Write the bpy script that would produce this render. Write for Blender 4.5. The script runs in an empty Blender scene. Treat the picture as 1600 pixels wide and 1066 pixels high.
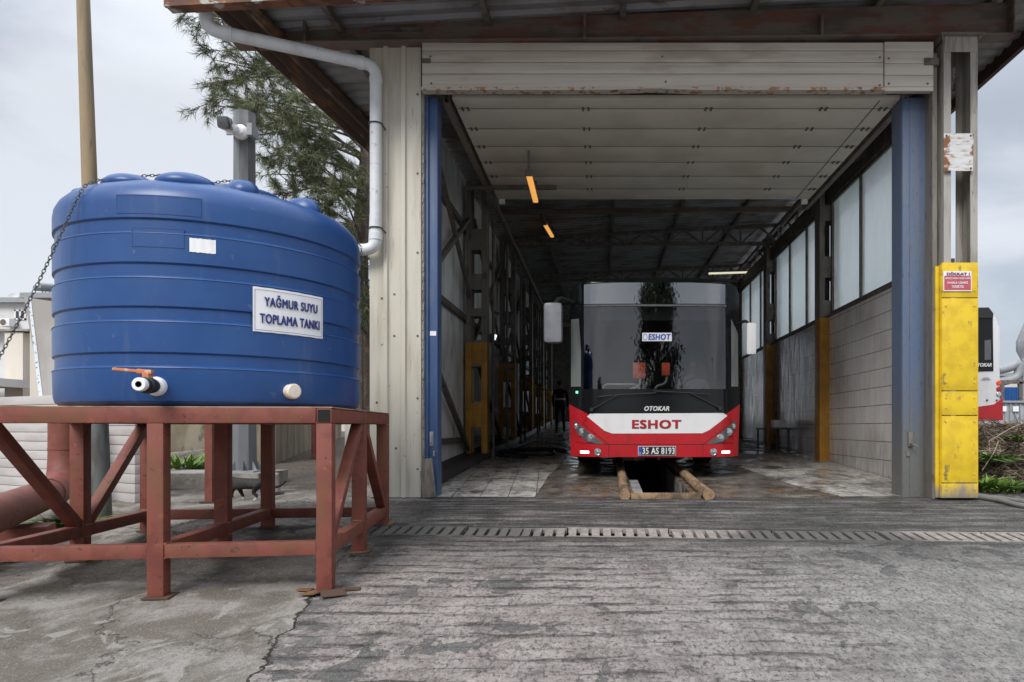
import bpy, bmesh, math, random
from mathutils import Vector, Matrix, noise
random.seed(7)
sc = bpy.context.scene
COL = sc.collection
PI = math.pi

# ------------------------------------------------------------------ camera, sky, sun, exposure
CAM_Z = 0.85
FPX, VX, VY = 1067.0, 940.0, 668.0        # focal length and principal point, in photo pixels (used to measure real sizes)
cam = bpy.data.cameras.new('camera'); cam.sensor_width = 36.0; cam.lens = 24.0
cam.shift_x = -0.0875; cam.shift_y = 0.0844; cam.clip_start = 0.05; cam.clip_end = 3000
camo = bpy.data.objects.new('camera', cam); COL.objects.link(camo)
camo.location = (0, 0, CAM_Z); camo.rotation_euler = (PI/2, 0, 0)
sc.camera = camo

world = bpy.data.worlds.new('World'); sc.world = world; world.use_nodes = True
SUN_EL, SUN_AZ = math.radians(43), math.radians(203)
def make_world():
    nt = world.node_tree; nt.nodes.clear(); L = nt.links.new
    out = nt.nodes.new('ShaderNodeOutputWorld'); bg = nt.nodes.new('ShaderNodeBackground')
    bg.inputs['Strength'].default_value = 0.1
    sky = nt.nodes.new('ShaderNodeTexSky'); sky.sky_type = 'NISHITA'; sky.sun_disc = False
    sky.sun_elevation = SUN_EL; sky.sun_rotation = SUN_AZ
    tc = nt.nodes.new('ShaderNodeTexCoord')
    mp = nt.nodes.new('ShaderNodeMapping'); mp.inputs['Scale'].default_value = (1.0, 1.0, 2.2)
    mp.inputs['Location'].default_value = (0.35, 0.2, 0.1)
    L(tc.outputs['Generated'], mp.inputs['Vector'])
    nz = nt.nodes.new('ShaderNodeTexNoise'); nz.inputs['Scale'].default_value = 2.1
    nz.inputs['Detail'].default_value = 6; nz.inputs['Roughness'].default_value = .5; nz.inputs['Distortion'].default_value = .4
    L(mp.outputs[0], nz.inputs['Vector'])
    mr = nt.nodes.new('ShaderNodeMapRange'); mr.interpolation_type = 'SMOOTHSTEP'
    mr.inputs[1].default_value = .38; mr.inputs[2].default_value = .60
    L(nz.outputs['Fac'], mr.inputs[0])
    cl = nt.nodes.new('ShaderNodeMix'); cl.data_type = 'RGBA'
    cl.inputs[6].default_value = (2.5, 2.72, 3.1, 1); cl.inputs[7].default_value = (4.1, 4.24, 4.5, 1)
    L(mr.outputs[0], cl.inputs[0])
    sx = nt.nodes.new('ShaderNodeSeparateXYZ'); L(tc.outputs['Generated'], sx.inputs[0])
    gr = nt.nodes.new('ShaderNodeMapRange'); gr.inputs[1].default_value = .38; gr.inputs[2].default_value = 1.0
    gr.inputs[3].default_value = 1.0; gr.inputs[4].default_value = 3.6
    L(sx.outputs[2], gr.inputs[0])
    ml = nt.nodes.new('ShaderNodeVectorMath'); ml.operation = 'SCALE'
    L(cl.outputs[2], ml.inputs[0]); L(gr.outputs[0], ml.inputs['Scale'])
    mx = nt.nodes.new('ShaderNodeMix'); mx.data_type = 'RGBA'; mx.inputs[0].default_value = .9
    L(sky.outputs[0], mx.inputs[6]); L(ml.outputs[0], mx.inputs[7])
    L(mx.outputs[2], bg.inputs['Color']); L(bg.outputs[0], out.inputs['Surface'])
make_world()
sl = bpy.data.lights.new('sun', 'SUN'); sl.energy = 1.35; sl.angle = math.radians(26); sl.color = (1.0, .96, .9)
so = bpy.data.objects.new('sun', sl); COL.objects.link(so)
sd = Vector((math.sin(SUN_AZ)*math.cos(SUN_EL), math.cos(SUN_AZ)*math.cos(SUN_EL), math.sin(SUN_EL)))
so.rotation_euler = sd.to_track_quat('Z', 'Y').to_euler()
so.location = (4, -6, 12)
sc.view_settings.view_transform = 'Standard'; sc.view_settings.look = 'None'
sc.view_settings.exposure = 0.97; sc.view_settings.gamma = 1.0
sc.cycles.use_denoising = True
sc.cycles.max_bounces = 10; sc.cycles.diffuse_bounces = 5; sc.cycles.transparent_max_bounces = 12
sc.cycles.caustics_reflective = False; sc.cycles.caustics_refractive = True
sc.cycles.sample_clamp_indirect = 6.0

# ------------------------------------------------------------------ helpers
def g(y):
    """height of the ground: it falls towards the viewer outside the door and rises gently into the shed"""
    if y < 8.2: return -.085*(8.2-max(y, -3.0))
    return .045*(min(y, 34.0)-8.2)
def at(px, py, y):
    return Vector(((px-VX)*y/FPX, y, CAM_Z-(py-VY)*y/FPX))

class G:
    def __init__(s, name):
        s.m = bpy.data.materials.new(name); s.m.use_nodes = True
        s.nt = s.m.node_tree; s.nt.nodes.clear()
        s.out = s.nt.nodes.new('ShaderNodeOutputMaterial')
        s.b = s.nt.nodes.new('ShaderNodeBsdfPrincipled')
        s.nt.links.new(s.b.outputs[0], s.out.inputs['Surface'])
        s._pos = None
    def L(s, a, b): s.nt.links.new(a, b)
    def n(s, t): return s.nt.nodes.new('ShaderNode'+t)
    def pos(s):
        if s._pos is None: s._pos = s.n('NewGeometry').outputs['Position']
        return s._pos
    def sep(s, v=None):
        x = s.n('SeparateXYZ'); s.L(v or s.pos(), x.inputs[0]); return x.outputs
    def put(s, sock, v):
        if isinstance(v, bpy.types.NodeSocket): s.L(v, sock)
        elif isinstance(v, (tuple, list)): sock.default_value = tuple(v)+(1,) if len(v) == 3 and len(sock.default_value) == 4 else v
        else: sock.default_value = v
    def mp(s, stretch=(1, 1, 1), rot=(0, 0, 0), vec=None, loc=(0, 0, 0)):
        m = s.n('Mapping'); m.inputs['Scale'].default_value = stretch; m.inputs['Rotation'].default_value = rot
        m.inputs['Location'].default_value = loc
        s.L(vec or s.pos(), m.inputs['Vector']); return m.outputs[0]
    def nz(s, scale, stretch=(1, 1, 1), detail=5, rough=.55, dist=0, rot=(0, 0, 0), loc=(0, 0, 0)):
        t = s.n('TexNoise'); t.inputs['Scale'].default_value = scale; t.inputs['Detail'].default_value = detail
        t.inputs['Roughness'].default_value = rough; t.inputs['Distortion'].default_value = dist
        s.L(s.mp(stretch, rot, loc=loc), t.inputs['Vector']); return t.outputs['Fac']
    def rng(s, f, a, b, c=0., d=1.):
        r = s.n('MapRange'); r.interpolation_type = 'SMOOTHSTEP'
        s.put(r.inputs[0], f)
        for i, v in enumerate((a, b, c, d)): r.inputs[i+1].default_value = v
        return r.outputs[0]
    def ma(s, op, a, b=0., c=0.):
        m = s.n('Math'); m.operation = op; s.put(m.inputs[0], a); s.put(m.inputs[1], b); s.put(m.inputs[2], c); return m.outputs[0]
    def mix(s, f, a, b):
        m = s.n('Mix'); m.data_type = 'RGBA'; s.put(m.inputs[0], f); s.put(m.inputs[6], a); s.put(m.inputs[7], b); return m.outputs[2]
    def bump(s, h, strength=.3, dist=.01, normal=None):
        b = s.n('Bump'); b.inputs['Strength'].default_value = strength; b.inputs['Distance'].default_value = dist
        s.put(b.inputs['Height'], h)
        if normal: s.L(normal, b.inputs['Normal'])
        s.L(b.outputs[0], s.b.inputs['Normal']); return b.outputs[0]
    def fin(s, col=None, rough=None, metal=None, spec=None):
        if col is not None: s.put(s.b.inputs['Base Color'], col)
        if rough is not None: s.put(s.b.inputs['Roughness'], rough)
        if metal is not None: s.put(s.b.inputs['Metallic'], metal)
        if spec is not None: s.put(s.b.inputs['Specular IOR Level'], spec)
        return s.m

def weathered(name, base, layers=(), rough=.7, rough2=None, metal=0., bump=None, spec=.5):
    """base colour under layers of (colour, noise scale, stretch, low, high, amount); bump = (scale, strength, distance)"""
    s = G(name); c = tuple(base); f = .5
    for k, (lc, sca, st, lo, hi, am) in enumerate(layers):
        f = s.rng(s.nz(sca, st, loc=(k*3.7, k*1.3, k*5.1)), lo, hi, 0, am); c = s.mix(f, c, lc)
    r = rough
    if rough2 is not None and layers: r = s.rng(f, 0, 1, rough, rough2)
    if bump: s.bump(s.nz(bump[0], detail=6), bump[1], bump[2])
    return s.fin(c, r, metal, spec)

class MB:
    def __init__(s): s.bm = bmesh.new()
    def faces(s, vs, fs, mi=0):
        bv = [s.bm.verts.new(v) for v in vs]; o = []
        for f in fs:
            try:
                fc = s.bm.faces.new([bv[i] for i in f]); fc.material_index = mi; o.append(fc)
            except ValueError: pass
        return o
    def box(s, c, d, rot=None, mi=0, bev=0):
        b = bmesh.new(); bmesh.ops.create_cube(b, size=1)
        for v in b.verts: v.co = Vector((v.co.x*d[0], v.co.y*d[1], v.co.z*d[2]))
        if bev: bmesh.ops.bevel(b, geom=b.edges[:], offset=bev, segments=2, affect='EDGES', profile=.6)
        M = Matrix.Translation(Vector(c)) @ (rot.to_4x4() if rot else Matrix.Identity(4))
        s.merge(b, M, mi); return s
    def merge(s, b, M=Matrix.Identity(4), mi=None):
        mp = {}
        for v in b.verts: mp[v] = s.bm.verts.new(M @ v.co)
        for f in b.faces:
            try:
                nf = s.bm.faces.new([mp[v] for v in f.verts]); nf.material_index = f.material_index if mi is None else mi; nf.smooth = f.smooth
            except ValueError: pass
        b.free()
    def span(s, lo, hi, mi=0, bev=0):
        lo, hi = Vector(lo), Vector(hi); return s.box((lo+hi)/2, hi-lo, None, mi, bev)
    def beam(s, p, q, w, h, up=(0, 0, 1), mi=0, bev=0):
        p, q = Vector(p), Vector(q); d = q-p; z = d.normalized(); u = Vector(up)
        x = u.cross(z)
        if x.length < 1e-4: x = Vector((1, 0, 0)).cross(z)
        x.normalize(); y = z.cross(x)
        R = Matrix((x, y, z)).transposed()
        return s.box((p+q)/2, (w, h, d.length), R, mi, bev)
    def tube(s, path, r, seg=10, cap=True, mi=0, closed=False):
        path = [Vector(p) for p in path]; n = len(path)
        rr = r if isinstance(r, (list, tuple)) else [r]*n
        rings = []; prev = None
        for i, p in enumerate(path):
            if closed: t = path[(i+1) % n]-path[i-1]
            else: t = path[min(i+1, n-1)]-path[max(i-1, 0)]
            t.normalize()
            if prev is None:
                a = Vector((0, 0, 1)) if abs(t.z) < .9 else Vector((1, 0, 0)); x = a.cross(t).normalized()
            else: x = (prev-t*prev.dot(t)).normalized()
            prev = x; y = t.cross(x)
            rings.append([s.bm.verts.new(p+(x*math.cos(2*PI*k/seg)+y*math.sin(2*PI*k/seg))*rr[i]) for k in range(seg)])
        m = n if closed else n-1
        for i in range(m):
            a, b = rings[i], rings[(i+1) % n]
            for k in range(seg):
                f = s.bm.faces.new((a[k], a[(k+1) % seg], b[(k+1) % seg], b[k])); f.material_index = mi; f.smooth = True
        if cap and not closed:
            for rg in (rings[0][::-1], rings[-1]):
                f = s.bm.faces.new(rg); f.material_index = mi
        return s
    def lathe(s, prof, c=(0, 0, 0), seg=48, M=None, mi=0):
        c = Vector(c); rings = []
        for (r, z) in prof:
            if r < 1e-6:
                v = Vector((0, 0, z)); rings.append([s.bm.verts.new((M @ v if M else v)+c)])
            else:
                rg = []
                for k in range(seg):
                    v = Vector((r*math.cos(2*PI*k/seg), r*math.sin(2*PI*k/seg), z)); rg.append(s.bm.verts.new((M @ v if M else v)+c))
                rings.append(rg)
        for a, b in zip(rings, rings[1:]):
            for k in range(seg):
                k2 = (k+1) % seg
                q = [a[0]] if len(a) == 1 else [a[k], a[k2]]
                w = [b[0]] if len(b) == 1 else [b[k2], b[k]]
                if len(q)+len(w) >= 3:
                    f = s.bm.faces.new(q+w); f.material_index = mi; f.smooth = True
        return s
    def prism(s, poly, fn, t0, t1, mi=0):
        """poly in 2-D, fn(u, v, t) -> point; a slab between t0 and t1"""
        a = [s.bm.verts.new(fn(u, v, t0)) for u, v in poly]; b = [s.bm.verts.new(fn(u, v, t1)) for u, v in poly]; n = len(poly)
        for f in (a[::-1], b):
            s.bm.faces.new(f).material_index = mi
        for i in range(n): s.bm.faces.new((a[i], a[(i+1) % n], b[(i+1) % n], b[i])).material_index = mi
        return s
    def build(s, name, mats, parent=None, smooth=False, ang=35, local=False):
        bmesh.ops.recalc_face_normals(s.bm, faces=s.bm.faces[:])
        me = bpy.data.meshes.new(name); s.bm.to_mesh(me); s.bm.free()
        for m in (mats if isinstance(mats, (list, tuple)) else [mats]): me.materials.append(m)
        if smooth: me.shade_smooth()
        me.set_sharp_from_angle(angle=math.radians(ang))
        o = bpy.data.objects.new(name, me); COL.objects.link(o)
        if parent: adopt(o, parent, local)
        return o

def wmat(o):
    m = Matrix.LocRotScale(o.location, o.rotation_euler, o.scale)
    if o.parent: m = wmat(o.parent) @ o.matrix_parent_inverse @ m
    return m
def adopt(o, parent, local=False):
    o.parent = parent
    if not local: o.matrix_parent_inverse = wmat(parent).inverted()
def tag(o, label=None, cat=None, group=None, kind=None):
    if label: o['label'] = label
    if cat: o['category'] = cat
    if group: o['group'] = group
    if kind: o['kind'] = kind
    return o
def thing(name, label, cat, loc=(0, 0, 0), group=None, rz=0):
    o = bpy.data.objects.new(name, None); COL.objects.link(o); o.location = loc; o.rotation_euler = (0, 0, rz)
    o.empty_display_size = .2
    return tag(o, label, cat, group)
def dup(o, parent=None):
    c = o.copy(); COL.objects.link(c)
    if parent is not None:
        c.parent = parent; c.matrix_parent_inverse = o.matrix_parent_inverse.copy()
    for ch in list(o.children): dup(ch, c)
    return c
def text_mesh(txt, bold=.02, shear=0., space=1.0):
    cu = bpy.data.curves.new('lettering', 'FONT'); cu.body = txt; cu.offset = bold; cu.shear = shear; cu.space_character = space
    cu.align_x = 'LEFT'; cu.resolution_u = 3
    o = bpy.data.objects.new('lettering', cu); COL.objects.link(o)
    dg = bpy.context.evaluated_depsgraph_get(); dg.update()
    me = bpy.data.meshes.new_from_object(o.evaluated_get(dg)); bpy.data.objects.remove(o); bpy.data.curves.remove(cu)
    return me
def text(name, txt, u0, u1, v0, v1, fn, mat, parent, bold=.02, shear=0., space=1.0, local=False):
    """lettering fitted into the box u0..u1, v0..v1 and laid on the surface fn(u, v)"""
    me = text_mesh(txt, .0, shear, space)
    if bold:                                   # heavier strokes: copies a hair apart, each a little prouder
        b = bmesh.new(); b.from_mesh(me); src = b.faces[:]
        for k, (dx, dy) in enumerate(((bold, 0), (bold*.5, bold*.35), (bold*.5, -bold*.3), (0, bold*.35), (bold, bold*.35), (0, -bold*.3), (bold, -bold*.3))):
            r = bmesh.ops.duplicate(b, geom=src)
            for v in r['geom']:
                if isinstance(v, bmesh.types.BMVert): v.co += Vector((dx, dy, k+1))
        b.to_mesh(me); b.free()
    xs = [v.co.x for v in me.vertices]; ys = [v.co.y for v in me.vertices]
    a, b, c, d = min(xs), max(xs), min(ys), max(ys)
    for v in me.vertices:
        u, w, k = u0+(v.co.x-a)/(b-a)*(u1-u0), v0+(v.co.y-c)/(d-c)*(v1-v0), v.co.z
        p = fn(u, w); e = (u1-u0)*.01; h = (v1-v0)*.01
        v.co = p+(fn(u+e, w)-p).cross(fn(u, w+h)-p).normalized()*k*.0005
    me.materials.clear(); me.materials.append(mat); me.name = name
    o = bpy.data.objects.new(name, me); COL.objects.link(o)
    if parent: adopt(o, parent, local)
    return o
def skin(name, vs, es, mats, parent=None, sub=2, mat_fn=None, local=False, root=0):
    me = bpy.data.meshes.new('figure'); me.from_pydata([v[:3] for v in vs], es, []); o = bpy.data.objects.new('figure', me); COL.objects.link(o)
    m = o.modifiers.new('skin', 'SKIN'); m.use_smooth_shade = True
    for i, v in enumerate(vs):
        r = v[3] if isinstance(v[3], tuple) else (v[3], v[3]); sv = me.skin_vertices[0].data[i]; sv.radius = r; sv.use_root = (i == root)
    s2 = o.modifiers.new('sub', 'SUBSURF'); s2.levels = sub; s2.render_levels = sub
    dg = bpy.context.evaluated_depsgraph_get(); dg.update()
    nm = bpy.data.meshes.new_from_object(o.evaluated_get(dg)); bpy.data.objects.remove(o); nm.name = name
    nm.materials.clear()
    for x in mats: nm.materials.append(x)
    if mat_fn:
        for p in nm.polygons: p.material_index = mat_fn(p.center)
    nm.shade_smooth()
    o = bpy.data.objects.new(name, nm); COL.objects.link(o)
    if parent: adopt(o, parent, local)
    return o
def arc_path(pts, r=.1, n=6):
    """a polyline with rounded corners"""
    pts = [Vector(p) for p in pts]; out = [pts[0]]
    for a, b, c in zip(pts, pts[1:], pts[2:]):
        d1 = (a-b); d2 = (c-b); k = min(r, d1.length*.49, d2.length*.49)
        p, q = b+d1.normalized()*k, b+d2.normalized()*k
        for i in range(n+1):
            t = i/n; out.append(p*(1-t)**2+b*2*t*(1-t)+q*t*t)
    out.append(pts[-1]); return out
# ------------------------------------------------------------------ materials
def plain(name, c, r=.6, metal=0., spec=.5, var=.12, sc_=14):
    d = tuple(x*(1-var*2) for x in c)
    return weathered(name, c, [(d, sc_, (1, 1, 1), .42, .7, .8)], r, None, metal, (sc_*4, .08, .004), spec)

def ground_material():
    s = G('worn concrete yard'); X, Y, Z = s.sep()
    n_mid = s.nz(3.4, (1.1, .8, 1), 9, .68); n_fine = s.nz(30, (1.3, .75, 1), 8, .78); n_spk = s.nz(95, (1.2, .55, 1), 4, .75)
    c = s.mix(s.rng(n_mid, .34, .66), s.mix(s.rng(X, -.5, 2.5), (.27, .232, .21), (.245, .235, .22)), s.mix(s.rng(X, -.5, 2.5), (.45, .40, .37), (.385, .372, .35)))
    c = s.mix(s.rng(n_fine, .36, .53), s.mix(.92, c, (.055, .049, .045)), c)
    c = s.mix(s.rng(s.nz(11, (1.1, .8, 1), 7, .72, loc=(5, 2, 0)), .55, .64, 0, .7), c, (.42, .385, .36))
    # grey-green worn spots
    spots = s.ma('MULTIPLY', s.rng(s.nz(3.6, (1.0, .9, 1), 8, .66, .4, loc=(9, 4, 0)), .555, .60), s.rng(s.nz(.9, loc=(2, 8, 0)), .38, .55))
    c = s.mix(s.ma('MULTIPLY', spots, .8), c, (.098, .102, .097))
    # raked grooves, broken up, full of dirt
    wob = s.ma('MULTIPLY', s.nz(1.1, (1, .6, 1), 3, .5, loc=(1, 6, 0)), 9.0)
    wav = s.ma('SINE', s.ma('ADD', s.ma('MULTIPLY', Y, 38.0), s.ma('ADD', wob, s.ma('MULTIPLY', s.nz(14, (1, 1, 1), 5, .7, loc=(6, 6, 0)), 3.2))))
    brk = s.rng(s.nz(2.6, (.55, 3.0, 1), 7, .68, loc=(3, 1, 0)), .485, .58)
    edge = s.rng(s.ma('ADD', X, s.ma('MULTIPLY', s.nz(1.3), 1.2)), 3.0, 1.0, .12, 1)
    thin = s.rng(s.ma('ADD', wav, s.ma('MULTIPLY', s.ma('SUBTRACT', s.nz(5, (.6, 1, 1), 5, .65, loc=(2, 9, 0)), .5), 1.4)), .62, .95)
    groove = s.ma('MULTIPLY', s.ma('MULTIPLY', thin, brk), edge)
    groove_all = s.ma('MULTIPLY', s.ma('MULTIPLY', s.rng(wav, -.3, 1), edge), s.rng(brk, 0, 1, .38, 1))
    c = s.mix(s.ma('MULTIPLY', groove, .85), c, (.050, .042, .036))
    # slanting chips towards the far side of the yard
    chips = s.ma('MULTIPLY', s.rng(s.nz(7, (2.6, .8, 1), 6, .65, rot=(0, 0, .9), loc=(4, 4, 0)), .52, .63), s.rng(X, .3, 2.0))
    c = s.mix(s.ma('MULTIPLY', chips, .55), c, (.15, .15, .145))
    # the smoother slab under the tank, past a ragged joint
    rag = s.ma('MULTIPLY', s.ma('SUBTRACT', s.nz(6, (1, 1, 1), 4, .6), .5), .22)
    sd_ = s.ma('ADD', s.ma('ADD', s.ma('ADD', X, s.ma('MULTIPLY', Y, .168)), 1.18), rag)
    slab = s.rng(sd_, .012, -.012)
    sc1 = s.mix(s.rng(s.nz(2.1, (1, 1, 1), 7, .6, .6, loc=(7, 7, 0)), .42, .6), (.185, .16, .125), (.37, .34, .305))
    sc1 = s.mix(s.rng(n_fine, .38, .56), s.mix(.5, sc1, (.15, .14, .125)), sc1)
    sc1 = s.mix(s.rng(s.nz(3.3, (1.5, 1, 1), 7, .6, .8, loc=(1, 9, 3)), .57, .64, 0, .8), sc1, (.40, .375, .345))
    band = s.ma('MULTIPLY', s.ma('MULTIPLY', s.rng(sd_, .30, .20), s.rng(s.nz(2.6, (1, 1, 1), 7, .65, loc=(2, 5, 8)), .44, .52)), s.rng(Y, 5.2, 4.8))
    c = s.mix(s.ma('MULTIPLY', band, .8), c, (.115, .112, .105))
    c = s.mix(slab, c, sc1)
    # cracks in the slab
    vo = s.n('TexVoronoi'); vo.feature = 'DISTANCE_TO_EDGE'; vo.inputs['Scale'].default_value = .62
    dv = s.n('VectorMath'); dv.operation = 'ADD'; nn = s.n('TexNoise'); nn.inputs['Scale'].default_value = 3.5; nn.inputs['Detail'].default_value = 6
    s.L(s.pos(), nn.inputs['Vector']); sc_ = s.n('VectorMath'); sc_.operation = 'SCALE'; sc_.inputs['Scale'].default_value = .55
    s.L(nn.outputs['Color'], sc_.inputs[0]); s.L(s.pos(), dv.inputs[0]); s.L(sc_.outputs[0], dv.inputs[1]); s.L(dv.outputs[0], vo.inputs['Vector'])
    crack = s.ma('MULTIPLY', s.rng(vo.outputs['Distance'], .007, .002), s.ma('MULTIPLY', slab, s.rng(s.nz(.7, loc=(5, 5, 0)), .45, .55)))
    c2 = s.ma('ABSOLUTE', s.ma('ADD', s.ma('ADD', X, s.ma('MULTIPLY', Y, .52)), s.ma('ADD', .77, s.ma('MULTIPLY', s.ma('SUBTRACT', s.nz(4.5, (1, 1, 1), 6, .65, loc=(3, 7, 0)), .5), .9))))
    crack = s.ma('MAXIMUM', crack, s.ma('MULTIPLY', s.ma('MULTIPLY', s.rng(c2, .016, .005), s.rng(Y, 4.75, 4.5)), slab))
    joint = s.ma('MULTIPLY', s.rng(s.ma('ABSOLUTE', sd_), .013, .005), s.rng(Y, 6.6, 6.3))
    crack = s.ma('MAXIMUM', s.ma('MULTIPLY', crack, .7), joint)
    c = s.mix(crack, c, (.03, .027, .024))
    # oil and water staining around the drain and at the door
    st = s.ma('MULTIPLY', s.rng(s.ma('ADD', Y, s.ma('MULTIPLY', s.nz(1.2, (1, 2, 1), 5, .6, loc=(2, 2, 2)), 1.6)), 5.7, 7.2), s.rng(X, -2.6, -1.9))
    st = s.ma('MULTIPLY', st, s.rng(s.nz(2.4, (.45, 3.2, 1), 7, .65, loc=(8, 3, 0)), .42, .70, 1, .3))
    c = s.mix(s.ma('MULTIPLY', st, .92), c, (.040, .039, .037))
    # wet patch under the tank stand
    wx = s.ma('MULTIPLY', s.rng(X, -4.6, -3.6), s.rng(X, -1.55, -2.2)); wy = s.ma('MULTIPLY', s.rng(Y, 4.7, 5.3), s.rng(Y, 8.3, 7.6))
    wet = s.rng(s.ma('ADD', s.ma('MULTIPLY', s.ma('MULTIPLY', wx, wy), .62), s.ma('MULTIPLY', s.nz(1.5, (1, 1, 1), 6, .6, .5, loc=(4, 0, 0)), .75)), .56, .70)
    c = s.mix(s.ma('MULTIPLY', wet, .75), c, (.042, .038, .033))
    # leaf litter and soil at the back of the yard
    lit = s.ma('MULTIPLY', s.rng(s.ma('ADD', Y, s.ma('MULTIPLY', s.nz(1.6, (1, 1, 1), 6, .65, loc=(0, 3, 1)), 3.0)), 10.0, 11.0), s.rng(X, -2.9, -3.3))
    litc = s.mix(s.rng(s.nz(22, (1, 1, 1), 6, .75), .42, .6), (.035, .026, .02), (.13, .10, .075))
    c = s.mix(s.ma('MULTIPLY', lit, .92), c, litc)
    c = s.mix(s.rng(n_spk, .56, .68, 0, .75), c, (.54, .51, .48)); c = s.mix(s.rng(n_spk, .44, .30, 0, .85), c, (.05, .045, .042))
    puddle = s.ma('MULTIPLY', wet, s.rng(s.nz(4, (1, 1, 1), 4, .6, loc=(3, 3, 3)), .42, .58))
    r = s.ma('SUBTRACT', .9, s.ma('ADD', s.ma('MULTIPLY', puddle, .72), s.ma('MULTIPLY', s.ma('MULTIPLY', st, s.rng(n_mid, .5, .62)), .28)))
    h = s.ma('ADD', s.ma('MULTIPLY', n_fine, .55), s.ma('MULTIPLY', n_mid, .5)); h = s.ma('ADD', h, s.ma('MULTIPLY', n_spk, .12))
    h = s.ma('SUBTRACT', h, s.ma('MULTIPLY', groove_all, s.rng(slab, 0, 1, .85, 0))); h = s.ma('SUBTRACT', h, s.ma('MULTIPLY', crack, .9))
    h = s.ma('SUBTRACT', h, s.ma('MULTIPLY', spots, .3))
    s.bump(h, 1.0, .045)
    return s.fin(c, r, 0, .4)
M_ground = ground_material()

def floor_material():
    s = G('oily wash bay floor'); X, Y, Z = s.sep()
    n = s.nz(2.2, (1.2, .8, 1), 8, .65, .4); f = s.nz(18, (1, .6, 1), 6, .7)
    c = s.mix(s.rng(n, .36, .62), (.050, .043, .038), (.16, .138, .115))
    c = s.mix(s.rng(f, .5, .66, 0, .6), c, (.17, .145, .115))
    c = s.mix(s.ma('MULTIPLY', s.rng(s.nz(2.8, (1.6, .7, 1), 6, .6, .6, loc=(3, 3, 0)), .52, .62), s.rng(Y, 10.5, 8.6)), c, (.16, .095, .045))
    c = s.mix(s.ma('MULTIPLY', s.rng(s.nz(2.0, (.7, 2.6, 1), 6, .6, loc=(7, 5, 0)), .5, .62), s.rng(Y, 8.9, 8.2)), c, (.27, .25, .22))
    r = s.rng(s.nz(3.1, (1, 1, 1), 6, .6, loc=(6, 1, 0)), .42, .62, .16, .75)
    s.bump(s.ma('ADD', n, s.ma('MULTIPLY', f, .5)), .5, .012)
    return s.fin(c, r, 0, .45)
M_floor = floor_material()

def tile_floor(name, ang, oil):
    s = G(name); X, Y, Z = s.sep()
    br = s.n('TexBrick'); br.offset = 0; br.inputs['Scale'].default_value = 1.0
    br.inputs['Brick Width'].default_value = .34; br.inputs['Row Height'].default_value = .34; br.inputs['Mortar Size'].default_value = .006
    br.inputs['Color1'].default_value = (.56, .54, .51, 1); br.inputs['Color2'].default_value = (.48, .46, .43, 1); br.inputs['Mortar'].default_value = (.06, .052, .045, 1)
    s.L(s.mp((1, 1, 1), (0, 0, ang), loc=(.13, .21, 0)), br.inputs['Vector'])
    d = s.nz(1.7, (1.1, .8, 1), 8, .65, .5, loc=(oil*3, 2, 0)); f = s.nz(9, (1, 1, 1), 7, .7)
    c = s.mix(s.rng(f, .42, .62, 0, .75), br.outputs['Color'], (.19, .17, .145))
    c = s.mix(s.rng(d, .55-oil*.10, .66, 0, .9), c, (.055, .047, .038))
    c = s.mix(s.rng(Y, 10.0, 14.5, 0, .6), c, (.075, .068, .06))  # tiles get darker farther into the bay
    r = s.rng(s.nz(2.3, (1, .7, 1), 6, .6, loc=(1, 4, 0)), .42, .58, .14, .62)
    s.bump(s.ma('ADD', s.ma('MULTIPLY', br.outputs['Fac'], -.7), s.ma('MULTIPLY', f, .4)), .4, .006)
    return s.fin(c, r, 0, .5)
M_tileL = tile_floor('grimy floor tiles left', -.08, .2)
M_tileR = tile_floor('grimy floor tiles right', .03, .9)

def tile_wall():
    s = G('glazed wall tiles'); X, Y, Z = s.sep()
    cx = s.n('CombineXYZ'); s.L(Y, cx.inputs[0]); s.L(Z, cx.inputs[1])
    br = s.n('TexBrick'); br.offset = 0; br.inputs['Scale'].default_value = 1.0
    br.inputs['Brick Width'].default_value = .2; br.inputs['Row Height'].default_value = .28; br.inputs['Mortar Size'].default_value = .003
    br.inputs['Color1'].default_value = (.82, .81, .785, 1); br.inputs['Color2'].default_value = (.74, .725, .70, 1); br.inputs['Mortar'].default_value = (.50, .475, .44, 1)
    s.L(s.mp((1, 1, 1), vec=cx.outputs[0], loc=(.05, -.073, 0)), br.inputs['Vector'])
    row = s.ma('PINGPONG', s.ma('SUBTRACT', Z, .353), .14)
    line = s.rng(row, .009, .003)
    st = s.nz(3.2, (1, 6, .5), 6, .65); g_ = s.nz(1.0, (1, 1, 1), 6, .6)
    c = s.mix(s.rng(st, .44, .62, 0, .4), br.outputs['Color'], (.50, .48, .45))
    c = s.mix(s.rng(g_, .52, .70, 0, .35), c, (.32, .29, .26))
    c = s.mix(s.rng(Y, 12.6, 15.5, 0, .6), c, (.15, .14, .13))  # shade deeper in the bay painted in past the first column
    c = s.mix(s.ma('MULTIPLY', line, .8), c, (.05, .045, .04))
    c = s.mix(s.ma('MULTIPLY', s.rng(Z, 1.0, .1), s.rng(st, .4, .6, .2, .6)), c, (.13, .11, .09))
    s.bump(s.ma('ADD', line, s.ma('MULTIPLY', br.outputs['Fac'], .6)), -.4, .005)
    return s.fin(c, s.rng(st, .4, .62, .16, .4), 0, .5)
M_tilewall = tile_wall()

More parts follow.
